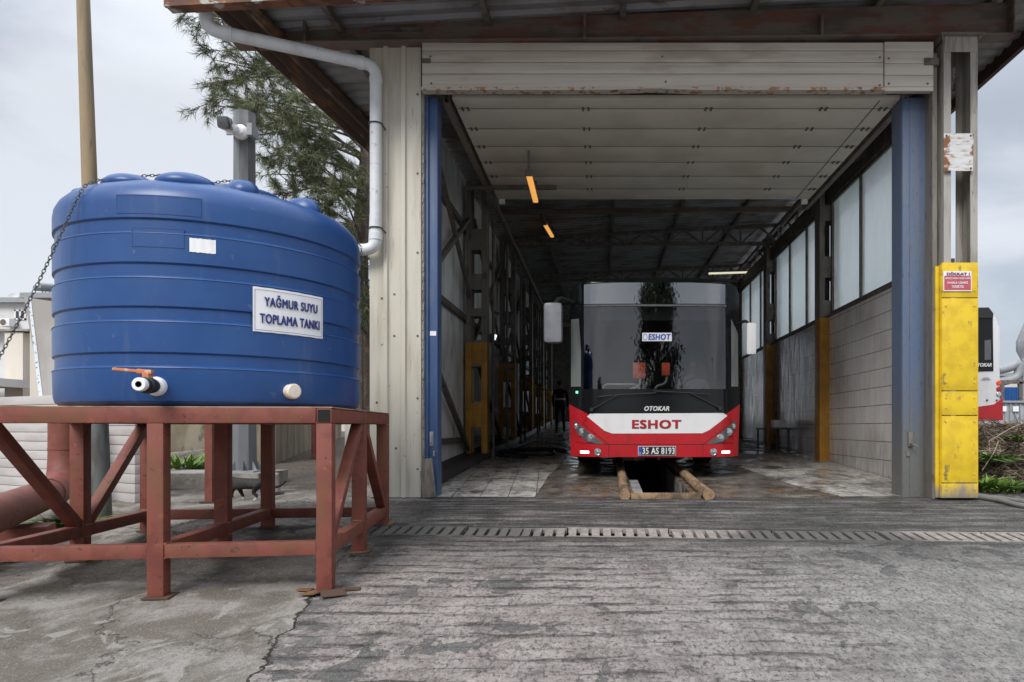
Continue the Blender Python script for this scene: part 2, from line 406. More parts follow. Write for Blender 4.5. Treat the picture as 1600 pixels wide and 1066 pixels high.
def glass_frosted():
    s = G('dusty frosted glass with painted eave shade')
    st = s.nz(2.4, (1, 2.2, .45), 6, .6, 1.2); w = s.nz(1.3, (1, 3.0, .8), 5, .6, 2.0, rot=(.7, 0, 0))
    c = s.mix(s.rng(st, .38, .62), (.93, .97, .96), (.86, .92, .90)); c = s.mix(s.rng(w, .52, .62, 0, .7), c, (.99, 1, 1)); Z = s.sep()[2]
    c = s.mix(s.ma('MULTIPLY', s.rng(s.ma('ADD', Z, s.ma('MULTIPLY', st, 1.6)), 4.5, 3.6), s.rng(s.nz(9, (1, 2, .6), 6, .65), .42, .62, .15, .6)), c, (.72, .76, .69)); c = s.mix(s.rng(s.ma('ADD', Z, s.ma('MULTIPLY', w, .1)), 4.74, 4.80, 0, .4), c, (.60, .70, .70))  # dirt near the sill; eave shade painted across the top
    tl = s.n('BsdfTranslucent'); s.put(tl.inputs[0], c); tr = s.n('BsdfRefraction'); s.put(tr.inputs[0], s.mix(.5, c, (1, 1, 1))); tr.inputs['IOR'].default_value = 1.08; tr.inputs['Roughness'].default_value = .62
    gl = s.n('BsdfGlossy'); gl.inputs['Roughness'].default_value = .25; s.put(gl.inputs[0], (.8, .8, .8))
    m1 = s.n('MixShader'); s.put(m1.inputs[0], s.rng(w, .3, .7, .8, .6)); s.L(tl.outputs[0], m1.inputs[1]); s.L(tr.outputs[0], m1.inputs[2])
    m2 = s.n('MixShader'); m2.inputs[0].default_value = .06; s.L(m1.outputs[0], m2.inputs[1]); s.L(gl.outputs[0], m2.inputs[2])
    s.nt.nodes.remove(s.b); s.L(m2.outputs[0], s.out.inputs['Surface']); return s.m
M_frost = glass_frosted()

def glass_bus(name, tint, refl, rough=.0):
    s = G(name)
    tr = s.n('BsdfTransparent'); s.put(tr.inputs[0], tint); gl = s.n('BsdfGlossy'); gl.inputs['Roughness'].default_value = rough
    s.put(gl.inputs[0], (1, 1, 1))
    fr = s.n('Fresnel'); fr.inputs['IOR'].default_value = 1.5
    f = s.rng(s.ma('ADD', fr.outputs[0], refl), 0, 1)
    f = s.ma('MINIMUM', s.ma('ADD', fr.outputs[0], refl), 1.0)
    m1 = s.n('MixShader'); s.L(f, m1.inputs[0]); s.L(tr.outputs[0], m1.inputs[1]); s.L(gl.outputs[0], m1.inputs[2])
    s.nt.nodes.remove(s.b); s.L(m1.outputs[0], s.out.inputs['Surface']); return s.m
M_wind = glass_bus('bus windscreen glass', (.74, .76, .77), .045)
M_disp = glass_bus('bus display glass', (.05, .05, .05), .20, .02)

M_red_frame = weathered('red oxide primer steel', (.20, .056, .038), [((.14, .036, .026), 6, (1, 1, 1), .45, .6, .7), ((.26, .095, .045), 15, (1, 1, 1), .63, .68, .6), ((.16, .062, .03), 4, (1, 1, .5), .50, .64, .8), ((.045, .028, .022), 24, (1, 1, 1), .63, .70, .8)], .62, .8, 0, (50, .15, .004))
M_rust = weathered('brown rusted steel', (.075, .042, .028), [((.20, .095, .045), 3.2, (1, .35, 1), .52, .66, .85), ((.03, .022, .018), 2.1, (1, 1, 1), .5, .7, .7), ((.30, .21, .14), 6, (1, .3, 1), .62, .70, .6)], .8, None, 0, (30, .3, .006))
M_fascia = weathered('peeling rusty fascia', (.11, .045, .03), [((.24, .10, .045), 4, (1, 1, 1), .45, .6, .8), ((.45, .44, .40), 3.2, (1, 1, 2.5), .57, .62, .9), ((.05, .03, .024), 9, (1, 1, 1), .58, .68, .8)], .75, None, 0, (40, .3, .005))
M_beam = weathered('brown painted beam', (.15, .125, .108), [((.16, .072, .052), 1.6, (1, 1, 3), .46, .58, .9), ((.075, .064, .056), 3, (.5, 1, 2), .52, .66, .7), ((.12, .10, .085), 9, (1, 1, 1), .62, .72, .6)], .7, None, 0, (40, .2, .004))
M_roof = weathered('dark corrugated sheet', (.30, .30, .305), [((.18, .168, .16), 1.2, (1, 2, 1), .42, .62, .9), ((.10, .06, .045), 2.5, (1, 3, 1), .60, .70, .7)], .55, .75, .35, (30, .1, .003))
M_cream = weathered('cream cladding sheet', (.56, .53, .45), [((.42, .385, .31), 2.2, (3, 3, .35), .48, .68, .7), ((.30, .24, .15), 7, (3, 3, .3), .62, .72, .6), ((.17, .14, .11), 15, (1, 1, 1), .68, .74, .8)], .45, .6, 0, (20, .06, .004))
M_lintel = weathered('beige shutter boards', (.56, .515, .46), [((.46, .415, .365), 3, (.2, 1, 6), .44, .62, .7), ((.33, .28, .23), 1.3, (.6, 1, 2), .55, .7, .6)], .5, .65, 0, (30, .06, .003))
M_lip = weathered('rusty shutter lip', (.48, .43, .37), [((.33, .15, .06), 11, (1, 1, 1), .53, .60, .9), ((.10, .06, .04), 9, (1, 1, 1), .6, .66, .8)], .7, None, 0, (40, .2, .003))
M_door = weathered('dull overhead door panel', (.64, .61, .53), [((.54, .51, .44), 1.4, (1, 1, 1), .42, .64, .8), ((.46, .38, .30), .7, (1, 1, 1), .55, .72, .6)], .55, .7, 0, (20, .05, .003))
M_blue = weathered('blue door jamb paint', (.042, .088, .205), [((.065, .11, .20), 4, (2, 2, .5), .45, .62, .7), ((.13, .135, .15), 2.4, (2, 2, .4), .60, .74, .8), ((.45, .45, .45), 12, (1.5, 1.5, .25), .71, .73, .9)], .45, .65, 0, (30, .08, .003))
def jamb_dirty():
    s = G('blue jamb with dirty foot'); X, Y, Z = s.sep()
    n = s.nz(3, (3, 3, .5), 6, .6); f = s.nz(20, (2, 2, .6), 5, .6)
    c = s.mix(s.rng(n, .42, .62), (.088, .128, .215), (.105, .135, .19))
    lo = s.rng(s.ma('ADD', Z, s.ma('MULTIPLY', n, 1.8)), 2.5, 1.3)
    c = s.mix(s.ma('MULTIPLY', lo, .85), c, (.15, .145, .13)); c = s.mix(s.ma('MULTIPLY', s.rng(f, .55, .7), .5), c, (.05, .05, .05))
    c = s.mix(s.ma('MULTIPLY', s.rng(X, 3.86, 3.98), s.rng(Z, 4.2, 1.5, .15, .9)), c, (.035, .032, .03))  # darker towards the right edge, more so lower down
    s.bump(f, .1, .003); return s.fin(c, .5)
M_jamb = jamb_dirty()
def yellow_guard():
    s = G('yellow painted column guard'); X, Y, Z = s.sep()
    n = s.nz(5, (1, 1, 1), 6, .6); f = s.nz(38, (1, 1, .5), 6, .7)
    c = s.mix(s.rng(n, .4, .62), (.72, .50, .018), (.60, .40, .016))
    c = s.mix(s.rng(s.nz(9, (1, 1, .6), 6, .65, loc=(3, 3, 3)), .60, .68, 0, .8), c, (.20, .145, .06)); c = s.mix(s.rng(f, .66, .74, 0, .8), c, (.16, .12, .05))
    foot = s.rng(s.ma('ADD', Z, s.ma('MULTIPLY', s.nz(7, (1, 1, .4), 6, .6), .5)), .46, .26)
    c = s.mix(s.ma('MULTIPLY', foot, s.rng(Y, 9.5, 9)), c, (.24, .215, .18)); s.bump(f, .15, .003)
    return s.fin(c, .5)
M_yellow = yellow_guard()
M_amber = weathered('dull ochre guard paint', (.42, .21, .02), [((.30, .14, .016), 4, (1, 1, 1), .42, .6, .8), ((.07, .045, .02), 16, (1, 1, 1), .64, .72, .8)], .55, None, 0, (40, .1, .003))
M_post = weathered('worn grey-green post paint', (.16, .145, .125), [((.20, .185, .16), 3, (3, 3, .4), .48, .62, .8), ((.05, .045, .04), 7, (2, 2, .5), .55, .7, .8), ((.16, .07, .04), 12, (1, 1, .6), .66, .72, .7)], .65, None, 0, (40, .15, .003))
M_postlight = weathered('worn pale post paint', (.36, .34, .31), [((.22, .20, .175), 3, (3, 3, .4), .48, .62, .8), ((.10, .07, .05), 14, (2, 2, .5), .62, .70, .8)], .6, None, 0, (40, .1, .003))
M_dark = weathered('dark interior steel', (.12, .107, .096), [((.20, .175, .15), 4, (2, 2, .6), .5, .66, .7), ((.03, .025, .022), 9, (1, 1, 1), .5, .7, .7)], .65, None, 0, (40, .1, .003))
M_sheet = weathered('pale corrugated wall sheet', (.76, .78, .77), [((.55, .55, .53), 2.2, (2, 2, .3), .42, .62, .8), ((.22, .215, .20), 5, (2, 2, .3), .60, .74, .6)], .42, .6, .15, (20, .05, .003))
M_pvc = weathered('white plastic pipe', (.66, .68, .70), [((.50, .50, .49), 4, (1, 1, .6), .5, .68, .6), ((.33, .28, .21), 9, (1, 1, 1), .63, .72, .6)], .4, .55)
M_blueplastic = weathered('blue rotomoulded plastic', (.010, .058, .205), [((.017, .074, .23), 2.2, (1, 1, 1), .42, .66, .7), ((.045, .08, .20), 26, (1, 1, 1), .62, .74, .5), ((.055, .10, .21), 3.5, (3, 3, .4), .57, .74, .5), ((.12, .16, .26), 14, (1, 1, 1), .66, .73, .4)], .36, .5, 0, (140, .10, .003))
M_white = weathered('white printed sheet', (.80, .80, .82), [((.70, .70, .72), 5, (1, 1, 1), .45, .65, .6)], .5)
M_ink_blue = plain('dark blue ink', (.02, .035, .20), .5)
M_ink_red = plain('dark red ink', (.36, .012, .022), .5)
M_chain = plain('grey chain steel', (.13, .13, .13), .45, .7)
M_black = plain('black rubber', (.016, .016, .017), .6)
M_gloss_black = plain('gloss black bus panel', (.008, .009, .010), .14, 0, .28, .05)
M_bus_red = weathered('bus red paint', (.46, .012, .020), [((.40, .011, .017), 3, (1, 1, 1), .4, .6, .6), ((.16, .02, .022), 7, (1, 1, .5), .55, .72, .45), ((.12, .07, .06), 40, (1, 1, 1), .62, .72, .5)], .25, .36)
M_bus_white = weathered('bus white paint', (.74, .74, .75), [((.64, .63, .62), 4, (1, 1, .5), .5, .7, .6)], .28, .4)
M_chrome = plain('lamp chrome', (.55, .56, .58), .15, .9, .5, .04)
M_lampglass = plain('lamp housing grey', (.12, .125, .13), .15, .3)
M_grey = plain('galvanised grey paint', (.30, .315, .33), .55, .0)
M_concrete = weathered('rough grey concrete', (.33, .31, .28), [((.20, .185, .16), 4, (1, 1, 1), .45, .62, .8), ((.10, .095, .085), 14, (1, 1, 1), .58, .7, .7)], .9, None, 0, (26, .6, .015))
M_stainwall = weathered('stained concrete wall', (.34, .30, .23), [((.22, .18, .13), 2, (1.5, 1.5, .35), .40, .60, .85), ((.085, .075, .055), 4, (1.5, 1.5, .5), .56, .70, .85)], .9, None, 0, (20, .5, .012))
M_kerbdark = weathered('oil black kerb', (.030, .027, .025), [((.09, .08, .07), 6, (1, 1, 1), .52, .68, .7)], .55, None, 0, (24, .5, .01))
M_wood = weathered('raw wood log', (.30, .20, .115), [((.17, .105, .055), 6, (3, .5, 3), .44, .60, .85), ((.07, .052, .038), 4, (1, .6, 1), .50, .66, .85)], .8, None, 0, (30, .4, .005))
M_plank = weathered('grey weathered plank', (.20, .175, .145), [((.11, .095, .08), 8, (3, 3, .4), .45, .62, .8)], .85, None, 0, (40, .4, .004))
def grate_mat():
    s = G('concrete drain grating'); X, Y, Z = s.sep(); x = s.ma('ADD', X, s.ma('MULTIPLY', s.nz(1.4), 1.0))
    d = s.ma('ADD', s.rng(x, .35, -.35), s.ma('MULTIPLY', s.rng(x, 1.55, 1.9), s.rng(x, 3.6, 3.2)))
    f = s.nz(12, (1, 1, 1), 6, .7); c = s.mix(s.rng(f, .4, .6), (.33, .29, .26), (.23, .205, .185)); c = s.mix(s.ma('MULTIPLY', d, .85), c, (.075, .073, .068))
    c = s.mix(s.rng(s.nz(34, (1, 1, 1), 5, .7), .55, .68, 0, .7), c, (.06, .056, .05)); s.bump(f, .5, .006); return s.fin(c, .88)
M_grate = grate_mat()
M_void = plain('painted hollow darkness', (.008, .008, .008), .9)  # near-black stands in for shade inside drain, spout and tube end
M_polewood = weathered('tan lamp post paint', (.30, .225, .135), [((.19, .15, .10), 2, (4, 4, .3), .45, .62, .8), ((.12, .115, .105), 6, (3, 3, .5), .6, .72, .7)], .8, None, 0, (30, .3, .005))
M_panel = weathered('pale sandwich panel', (.50, .475, .46), [((.40, .375, .36), 2, (.6, 1, 3), .45, .65, .7)], .5)
M_bark = weathered('pine bark', (.075, .055, .042), [((.14, .105, .08), 9, (1, 1, .4), .48, .62, .8)], .9, None, 0, (18, .9, .03))
M_needle = weathered('pine needles', (.085, .105, .040), [((.15, .165, .07), 1.6, (1, 1, 1), .42, .62, .8), ((.03, .04, .02), 3.3, (1, 1, 1), .5, .7, .7)], .6)
M_leaf = weathered('dark broad leaves', (.030, .046, .022), [((.06, .08, .035), 1.1, (1, 1, 1), .45, .62, .8)], .55)
M_weed = weathered('fresh weed leaves', (.12, .22, .035), [((.20, .30, .06), 6, (1, 1, 1), .45, .62, .8)], .55)
M_twig = weathered('dry brown twigs', (.115, .082, .055), [((.32, .25, .185), 5, (1, 1, 1), .46, .6, .9), ((.045, .032, .024), 3, (1, 1, 1), .48, .66, .8)], .85)
M_mound = weathered('dead brush soil', (.05, .038, .028), [((.12, .09, .062), 8, (1, 1, 1), .48, .64, .8)], .95, None, 0, (20, .9, .03))
M_house = weathered('white render', (.66, .66, .67), [((.52, .51, .49), .5, (1, 1, .4), .45, .65, .7)], .8)
M_cream_house = weathered('cream render', (.62, .57, .50), [((.48, .43, .36), .6, (1, 1, .4), .45, .65, .7)], .8)
M_window_dark = plain('dark window pane', (.05, .06, .07), .1)
M_orange = plain('orange plastic', (.90, .11, .03), .4)
M_fur = weathered('black cat fur', (.010, .009, .009), [((.03, .026, .023), 40, (1, 1, .5), .5, .66, .7)], .7)
M_furw = plain('white cat fur', (.55, .52, .48), .8)
M_cloth = plain('dark work clothes', (.016, .017, .021), .85)
M_skin = plain('skin', (.36, .20, .14), .55)
M_hair = plain('dark hair', (.012, .010, .009), .6)
M_silver = plain('silver duct', (.30, .31, .325), .6, .1)
M_bluebin = plain('blue painted steel', (.02, .10, .32), .5)
M_valve = weathered('faded orange lever', (.55, .17, .06), [((.62, .42, .30), 16, (1, 1, 1), .52, .6, .8)], .6)
def emit(name, c, e):
    s = G(name); s.put(s.b.inputs['Base Color'], c); s.put(s.b.inputs['Emission Color'], c); s.b.inputs['Emission Strength'].default_value = e
    return s.m
M_tube = emit('amber lamp diffuser', (.9, .42, .10), .45)
M_tube2 = emit('pale lamp diffuser', (.8, .76, .55), .45)
M_ledw = emit('white led', (1, .95, .88), 1.2)
M_greenled = emit('green indicator', (.2, .9, .5), .6)
# ------------------------------------------------------------------ ground, drain, pit, floors
SKEW = -.053                                   # the drain runs slightly askew to the door
PIT = (.40, 1.12, 8.36, 21.0)
def make_ground():
    ys = [-400, -120, -40, -10, -3, 0, 2, 3, 4, 5, 5.6, 6.0, 6.30, 6.66, 7.0, 7.5, 8.0, 8.2, PIT[2], 10, 12, 15, PIT[3], 24, 28, 31, 34, 45, 80, 200, 800]
    xs = [-700, -150, -50, -20, -12, -8, -5, -3.2, -2.3, -1.5, -.5, PIT[0], PIT[1], 2, 3, 4, 5, 6.5, 9, 15, 30, 80, 200, 700]
    def yy(x, y):
        w = max(0, 1-abs(y-6.48)/1.3); w = 1.0 if y in (6.30, 6.66) else w
        return y+SKEW*max(-9, min(9, x))*w
    m = MB(); V = {}
    for i, x in enumerate(xs):
        for j, y in enumerate(ys): V[i, j] = m.bm.verts.new((x, yy(x, y), g(yy(x, y))))
    for i in range(len(xs)-1):
        for j in range(len(ys)-1):
            if xs[i] == PIT[0] and PIT[2] <= ys[j] < PIT[3]: continue
            if ys[j] == 6.30 and -2.3 <= xs[i] < 9: continue
            m.bm.faces.new((V[i, j], V[i+1, j], V[i+1, j+1], V[i, j+1]))
    o = m.build('ground', M_ground); tag(o, kind='structure'); return yy
yy = make_ground()

def make_pit():
    m = MB(); x0, x1, y0, y1 = PIT
    for a, b in (((x0, y0), (x0, y1)), ((x0, y1), (x1, y1)), ((x1, y1), (x1, y0)), ((x1, y0), (x0, y0))):
        m.faces([(a[0], a[1], g(a[1])), (b[0], b[1], g(b[1])), (b[0], b[1], -1.35), (a[0], a[1], -1.35)], [(0, 1, 2, 3)])
    m.faces([(x0, y0, -1.35), (x1, y0, -1.35), (x1, y1, -1.35), (x0, y1, -1.35)], [(0, 1, 2, 3)])
    tag(m.build('inspection_pit', weathered('pit lining', (.34, .33, .31), [((.05, .045, .04), 2.2, (1, 1, 1), .40, .58, .9)], .6)), kind='structure')
make_pit()
m = MB(); m.prism([(.405, -.20), (.545, -.20), (.545, -.045), (.405, -.045)], lambda u, v, t: Vector((u, t, g(t)+v)), 8.55, 10.4)
tag(m.build('pit_ledge', weathered('pale pit ledge', (.36, .36, .37), [((.20, .19, .18), 5, (1, 1, 1), .46, .58, .85)], .5)), kind='structure')
def sheet(name, mat, x0, x1, y0, y1, off, hole=None, edge=None):
    m = MB(); n = 24
    ysl = [y0+(y1-y0)*k/n for k in range(n+1)]; V = []
    for y in ysl:
        a, b = x0, x1
        if edge: a, b = edge(y, x0, x1)
        V.append((m.bm.verts.new((a, y, g(y)+off)), m.bm.verts.new((b, y, g(y)+off))))
    for p, q in zip(V, V[1:]): m.bm.faces.new((p[0], p[1], q[1], q[0]))
    return tag(m.build(name, mat), kind='structure')
def rag(y, k): return .16*(noise.noise((y*1.9, k, 0)))
sheet('bay_floor', M_floor, -.95, PIT[0]-.002, 8.22, 33, .004, edge=lambda y, a, b: (a, b))
sheet('bay_floor', M_floor, PIT[1]+.002, 4.29, 8.22, 33, .004)
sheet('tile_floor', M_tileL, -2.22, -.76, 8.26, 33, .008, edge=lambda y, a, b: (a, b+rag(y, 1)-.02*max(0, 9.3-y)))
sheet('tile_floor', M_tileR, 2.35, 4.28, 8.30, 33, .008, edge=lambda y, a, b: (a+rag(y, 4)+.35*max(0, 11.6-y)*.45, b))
m = MB()
m.prism([(-2.66, 0), (-2.22, 0), (-2.22, .15), (-2.66, .15)], lambda u, v, t: Vector((u, t, g(t)+v)), 8.5, 33.0)
tag(m.build('kerb', M_kerbdark), kind='structure')
# pale slab beyond the brush heap
m = MB(); m.span((6.0, 7.55, g(8)-.05), (12, 8.65, g(8)+.02)); tag(m.build('pavement', weathered('pale slab', (.52, .52, .51), [((.36, .35, .33), 4, (1, 1, 1), .45, .6, .7)], .9)), kind='structure')

def make_drain():
    t = thing('drain_channel', 'long slotted drain of concrete gratings crossing the yard before the shed door', 'drain', (0, 6.48, g(6.48)))
    m = MB(); x0, x1 = -2.3, 9.0; A, B = 6.30, 6.66
    def P(x, y, z): return Vector((x, yy(x, y), g(yy(x, y))+z))
    for y in (A, B): m.faces([P(x0, y, 0), P(x1, y, 0), P(x1, y, -.4), P(x0, y, -.4)], [(0, 1, 2, 3)])
    m.faces([P(x0, A, -.4), P(x1, A, -.4), P(x1, B, -.4), P(x0, B, -.4)], [(0, 1, 2, 3)])
    for x in (x0, x1): m.faces([P(x, A, 0), P(x, B, 0), P(x, B, -.4), P(x, A, -.4)], [(0, 1, 2, 3)])
    m.build('channel', M_void, t)
    ln = .97
    k = 0; x = x0+.01
    while x < x1-ln:
        m = MB(); rnd = random.Random(k)
        dz = rnd.uniform(-.006, .004)
        def Q(u, v, z): return P(x+u, A+v, z+dz)
        def bar(u0, u1, v0, v1):
            vs = [Q(u, v, z) for z in (-.05, .0) for u, v in ((u0, v0), (u1, v0), (u1, v1), (u0, v1))]
            m.faces(vs, [(0, 3, 2, 1), (4, 5, 6, 7), (0, 1, 5, 4), (1, 2, 6, 5), (2, 3, 7, 6), (3, 0, 4, 7)])
        bar(.0, ln, .003, .028); bar(.0, ln, .332, .357)
        n = 9; p = ln/n
        for i in range(n):
            if rnd.random() < .05: bar(i*p+.002, i*p+p, .0285, .3315)
            else: bar(i*p+.018, i*p+p-.018+rnd.uniform(-.004, .004), .0285, .3315)
        m.build('grating', M_grate, t); x += ln+.012; k += 1
make_drain()

def make_grit():
    rnd = random.Random(9); m = MB()
    for k in range(520):
        y = rnd.uniform(3.5, 8.15) if k % 3 else rnd.uniform(6.7, 8.15); x = rnd.uniform(-2.6, 4.5)*max(.55, y/8); r = rnd.choice((.003, .004, .005, .006, .009, .012)); z = g(y)
        vs = [Vector((x+r*a*rnd.uniform(.6, 1.2), y+r*b*rnd.uniform(.6, 1.2), z+r*c*rnd.uniform(.4, .9))) for a, b, c in ((1, 0, .3), (0, 1, .3), (-1, 0, .3), (0, -1, .3), (0, 0, 1.1), (0, 0, -.4))]
        m.faces(vs, [(0, 1, 4), (1, 2, 4), (2, 3, 4), (3, 0, 4), (1, 0, 5), (2, 1, 5), (3, 2, 5), (0, 3, 5)])
    o = m.build('grit', weathered('loose grit', (.20, .18, .165), [((.05, .045, .04), 3, (1, 1, 1), .45, .55, .9), ((.40, .37, .34), 5, (1, 1, 1), .56, .62, .8)], .95)); tag(o, 'loose grit and small stones scattered over the concrete yard', 'grit', kind='stuff')
make_grit()
# ------------------------------------------------------------------ the wash shed
shed = thing('bus_wash_shed', 'open steel wash shed with cream cladding, blue door jambs and a dark corrugated roof', 'shed', (.9, 8.2, 0))
def roofz(x): return 5.785+.053*x
def xl(y): return min(-4.32+.096*(y-7.1), -2.75)
YA, YB = 7.1, 33.0
def make_roof():
    m = MB(); prof = []; y = YA; pitch = .21
    while y < YB:
        prof += [(y, 0), (y+.05, .038), (y+.10, .038), (y+.15, 0)]; y += pitch
    rows = []
    for (y, d) in prof:
        rows.append([m.bm.verts.new((x, y, roofz(x)+d)) for x in (xl(y), 0.8, 5.65)])
    for a, b in zip(rows, rows[1:]):
        for i in (0, 1): m.bm.faces.new((a[i], a[i+1], b[i+1], b[i]))
    m.build('roof', M_roof, shed)
    for k, y in enumerate((7.55,)):                                   # short purlins under the canopy, running into the depth
        pass
    for x in (-3.1, -1.35, .25, 1.8, 3.3, 4.7):
        m = MB(); m.beam((x, 7.12, roofz(x)-.045), (x, 32.5, roofz(x)-.045), .07, .085); m.build('purlin', M_dark, shed)
    # front fascia with its peeling edge
    m = MB()
    def F(u, v, t): return Vector((u, 7.08+t, roofz(u)-.345+v))
    m.prism([(-4.51, 0), (5.7, 0), (5.7, .40), (-4.51, .40)], F, -.012, .0)
    m.prism([(-4.51, -.0), (5.7, -.0), (5.7, .03), (-4.51, .03)], F, .0, .10)
    m.prism([(-4.51, -.012), (5.7, -.012), (5.7, .06), (-4.51, .06)], F, -.05, -.012)
    m.build('fascia', M_fascia, shed)
    # left eave: folded rusty gutter profile
    m = MB(); P = [(-.02, .0), (.10, -.10), (.16, -.02), (.24, -.08), (.30, .0), (.42, -.055), (.47, .03), (.47, .07), (-.02, .07)]
    y0, y1 = 7.2, 16.5
    for i in range(len(P)-1):
        a, b = P[i], P[i+1]; n = 10
        for k in range(n):
            ya, yb = y0+(y1-y0)*k/n, y0+(y1-y0)*(k+1)/n
            f = lambda p, y: Vector((xl(y)+p[0]-.02, y, roofz(xl(y))-.09+p[1]))
            m.faces([f(a, ya), f(b, ya), f(b, yb), f(a, yb)], [(0, 1, 2, 3)])
    for yy_ in (y0, y1): m.faces([f(p, yy_) for p in P], [tuple(range(len(P)))])
    m.build('eave_gutter', M_rust, shed)
    m = MB(); m.prism([(5.60, -.16), (5.67, -.16), (5.67, .07), (5.60, .07)], lambda u, v, t: Vector((u, t, roofz(5.65)+v)), 7.1, 33.0); m.build('verge_trim', M_rust, shed)
    # wide eaves panel on the right, seen from below
    for y in (10.4, 14.6, 18.8):
        m = MB(); m.beam((4.5, y, roofz(4.5)-.10), (5.6, y, roofz(5.6)-.06), .06, .1); m.build('eave_bracket', M_dark, shed)
make_roof()

def front():
    # rusted beam over the door
    m = MB()
    def F(u, v, t): return Vector((u, 8.14+t, (5.455+.011*u)+v))
    m.prism([(-4.36, 0), (4.84, 0), (4.84, .41), (-1.0, .30), (-4.36, .12)], F, 0, .012)
    m.prism([(-4.36, -.016), (4.84, -.016), (4.84, -.0), (-4.36, -.0)], F, -.09, .10)
    m.span((4.842, 8.02, 5.50), (4.86, 8.25, 6.0))
    m.build('front_beam', M_beam, shed)
    for x in (-3.5, -.2, 2.6):
        m = MB(); m.span((x-.015, 8.03, 5.44+.011*x), (x+.015, 8.138, 5.72)); m.build('beam_stiffener', M_beam, shed)
    # shutter header boards
    m = MB()
    zs = [4.875, 5.045, 5.183, 5.32, 5.42]
    for a, b in zip(zs, zs[1:]): m.span((-2.13, 8.10, a+.003), (3.345, 8.17, b-.003), 0, .006)
    zs = [4.835, 4.885, 5.02, 5.16, 5.30, 5.42]
    for a, b in zip(zs, zs[1:]): m.span((3.353, 8.085, a+.002), (3.93, 8.16, b-.002), 0, .004)
    for (x, z) in ((-2.03, 5.25), (-2.02, 4.93), (3.30, 5.24), (3.30, 4.91), (3.40, 5.22), (3.40, 4.92), (3.86, 4.92), (.72, 5.25), (.76, 4.95)):
        m.lathe([(0, -.006), (.013, -.004), (.013, .0)], (x, 8.098 if x < 3.35 else 8.083, z), 8, Matrix.Rotation(-PI/2, 4, 'X'), 1)
    m.span((-2.13, 8.09, 5.17), (-2.03, 8.099, 5.225), 1); m.span((3.82, 8.07, 5.14), (3.99, 8.12, 5.22), 1)
    m.build('shutter_header', [M_lintel, M_dark], shed)
    m = MB(); n = 60
    for k in range(n):
        a, b = -2.13+5.47*k/n, -2.13+5.47*(k+1)/n
        d = .018*math.exp(-((a-.55)/.35)**2)
        m.span((a, 8.06, 4.835+d), (b, 8.17, 4.872))
    m.build('header_lip', M_lip, shed)
    m = MB(); m.span((-2.2, 8.2, 5.42), (4.0, 8.32, 5.46)); m.build('header_shelf', M_dark, shed)
    # jambs
    m = MB(); m.span((-2.10, 8.30, 0), (-1.995, 8.52, 4.86), 0, .006); m.span((-2.14, 8.27, 0), (-2.10, 8.40, 4.86), 0, .004)
    j = m.build('door_jamb', M_blue, shed)
    m = MB(); m.span((-2.09, 8.292, .63), (-2.045, 8.299, .80)); m.span((-2.08, 8.27, .66), (-2.06, 8.292, .77), 0, .004); m.tube(arc_path([(-2.03, 8.29, .56), (-2.03, 8.26, .56), (-2.03, 8.26, .50), (-2.03, 8.29, .50)], .02), .009, 6)
    m.build('latch', M_grey, j)
    m = MB(); m.span((-2.085, 8.295, 1.965), (-2.01, 8.299, 2.02)); m.build('sticker', M_white, j)
    m = MB(); m.span((3.66, 8.30, 0), (4.0, 8.36, 4.86), 0, .006); m.span((3.655, 8.31, 0), (3.66, 8.60, 4.86)); m.span((3.66, 8.36, 0), (4.0, 8.60, 4.86), 1)
    m.span((3.742, 8.296, 0), (3.745, 8.30, 4.86), 1); m.span((3.87, 8.296, 0), (3.872, 8.30, 4.86), 1)
    j = m.build('door_jamb', [M_jamb, M_dark], shed)
    m = MB(); m.span((3.72, 8.27, .62), (3.775, 8.299, .79), 0, .006); m.tube(arc_path([(3.74, 8.27, .66), (3.74, 8.22, .65), (3.80, 8.21, .62)], .02), .010, 6); m.span((3.70, 8.285, .50), (3.74, 8.299, .56)); m.build('latch', M_post, j)
    # cream clad corner pier
    m = MB(); prof = [(-2.785, .45), (-2.785, .0), (-2.62, .0), (-2.608, -.035), (-2.566, -.035), (-2.552, .0), (-2.41, .0), (-2.398, -.035), (-2.352, -.035), (-2.338, .0), (-2.172, .0), (-2.168, .02), (-2.168, .30)]
    n = 8; zt = 5.56
    for a, b in zip(prof, prof[1:]):
        m.faces([(a[0], 8.2+a[1], .01), (b[0], 8.2+b[1], .01), (b[0], 8.2+b[1], zt-(0.05 if a[0] < -2.6 else 0)), (a[0], 8.2+a[1], zt-(0.05 if a[0] < -2.6 else 0))], [(0, 1, 2, 3)])
    for (x, z) in ((-2.70, 5.18), (-2.21, 4.85), (-2.21, 3.9), (-2.21, 2.95), (-2.49, 2.45), (-2.21, 1.95), (-2.49, 1.95), (-2.56, 1.35), (-2.21, 1.2), (-2.47, .6), (-2.21, .35), (-2.70, 1.15), (-2.64, 2.4)):
        m.lathe([(0, -.008), (.014, -.005), (.014, .001)], (x, 8.2, z), 8, Matrix.Rotation(-PI/2, 4, 'X'), 1)
    m.span((-2.74, 8.10, 5.565), (-2.14, 8.5, 5.60), 1)
    m.build('clad_pier', [M_cream, M_dark], shed)
    m = MB(); m.span((-2.165, 8.235, 0), (-2.142, 8.42, 5.4), 0); 
    rnd = random.Random(3)
    for k in range(46): z = k*.118+.02; m.span((-2.163, 8.222, z), (-2.141-rnd.uniform(0, .012), 8.234, z+.07+rnd.uniform(0, .03)))
    m.build('mortar_edge', M_concrete, shed)
front()

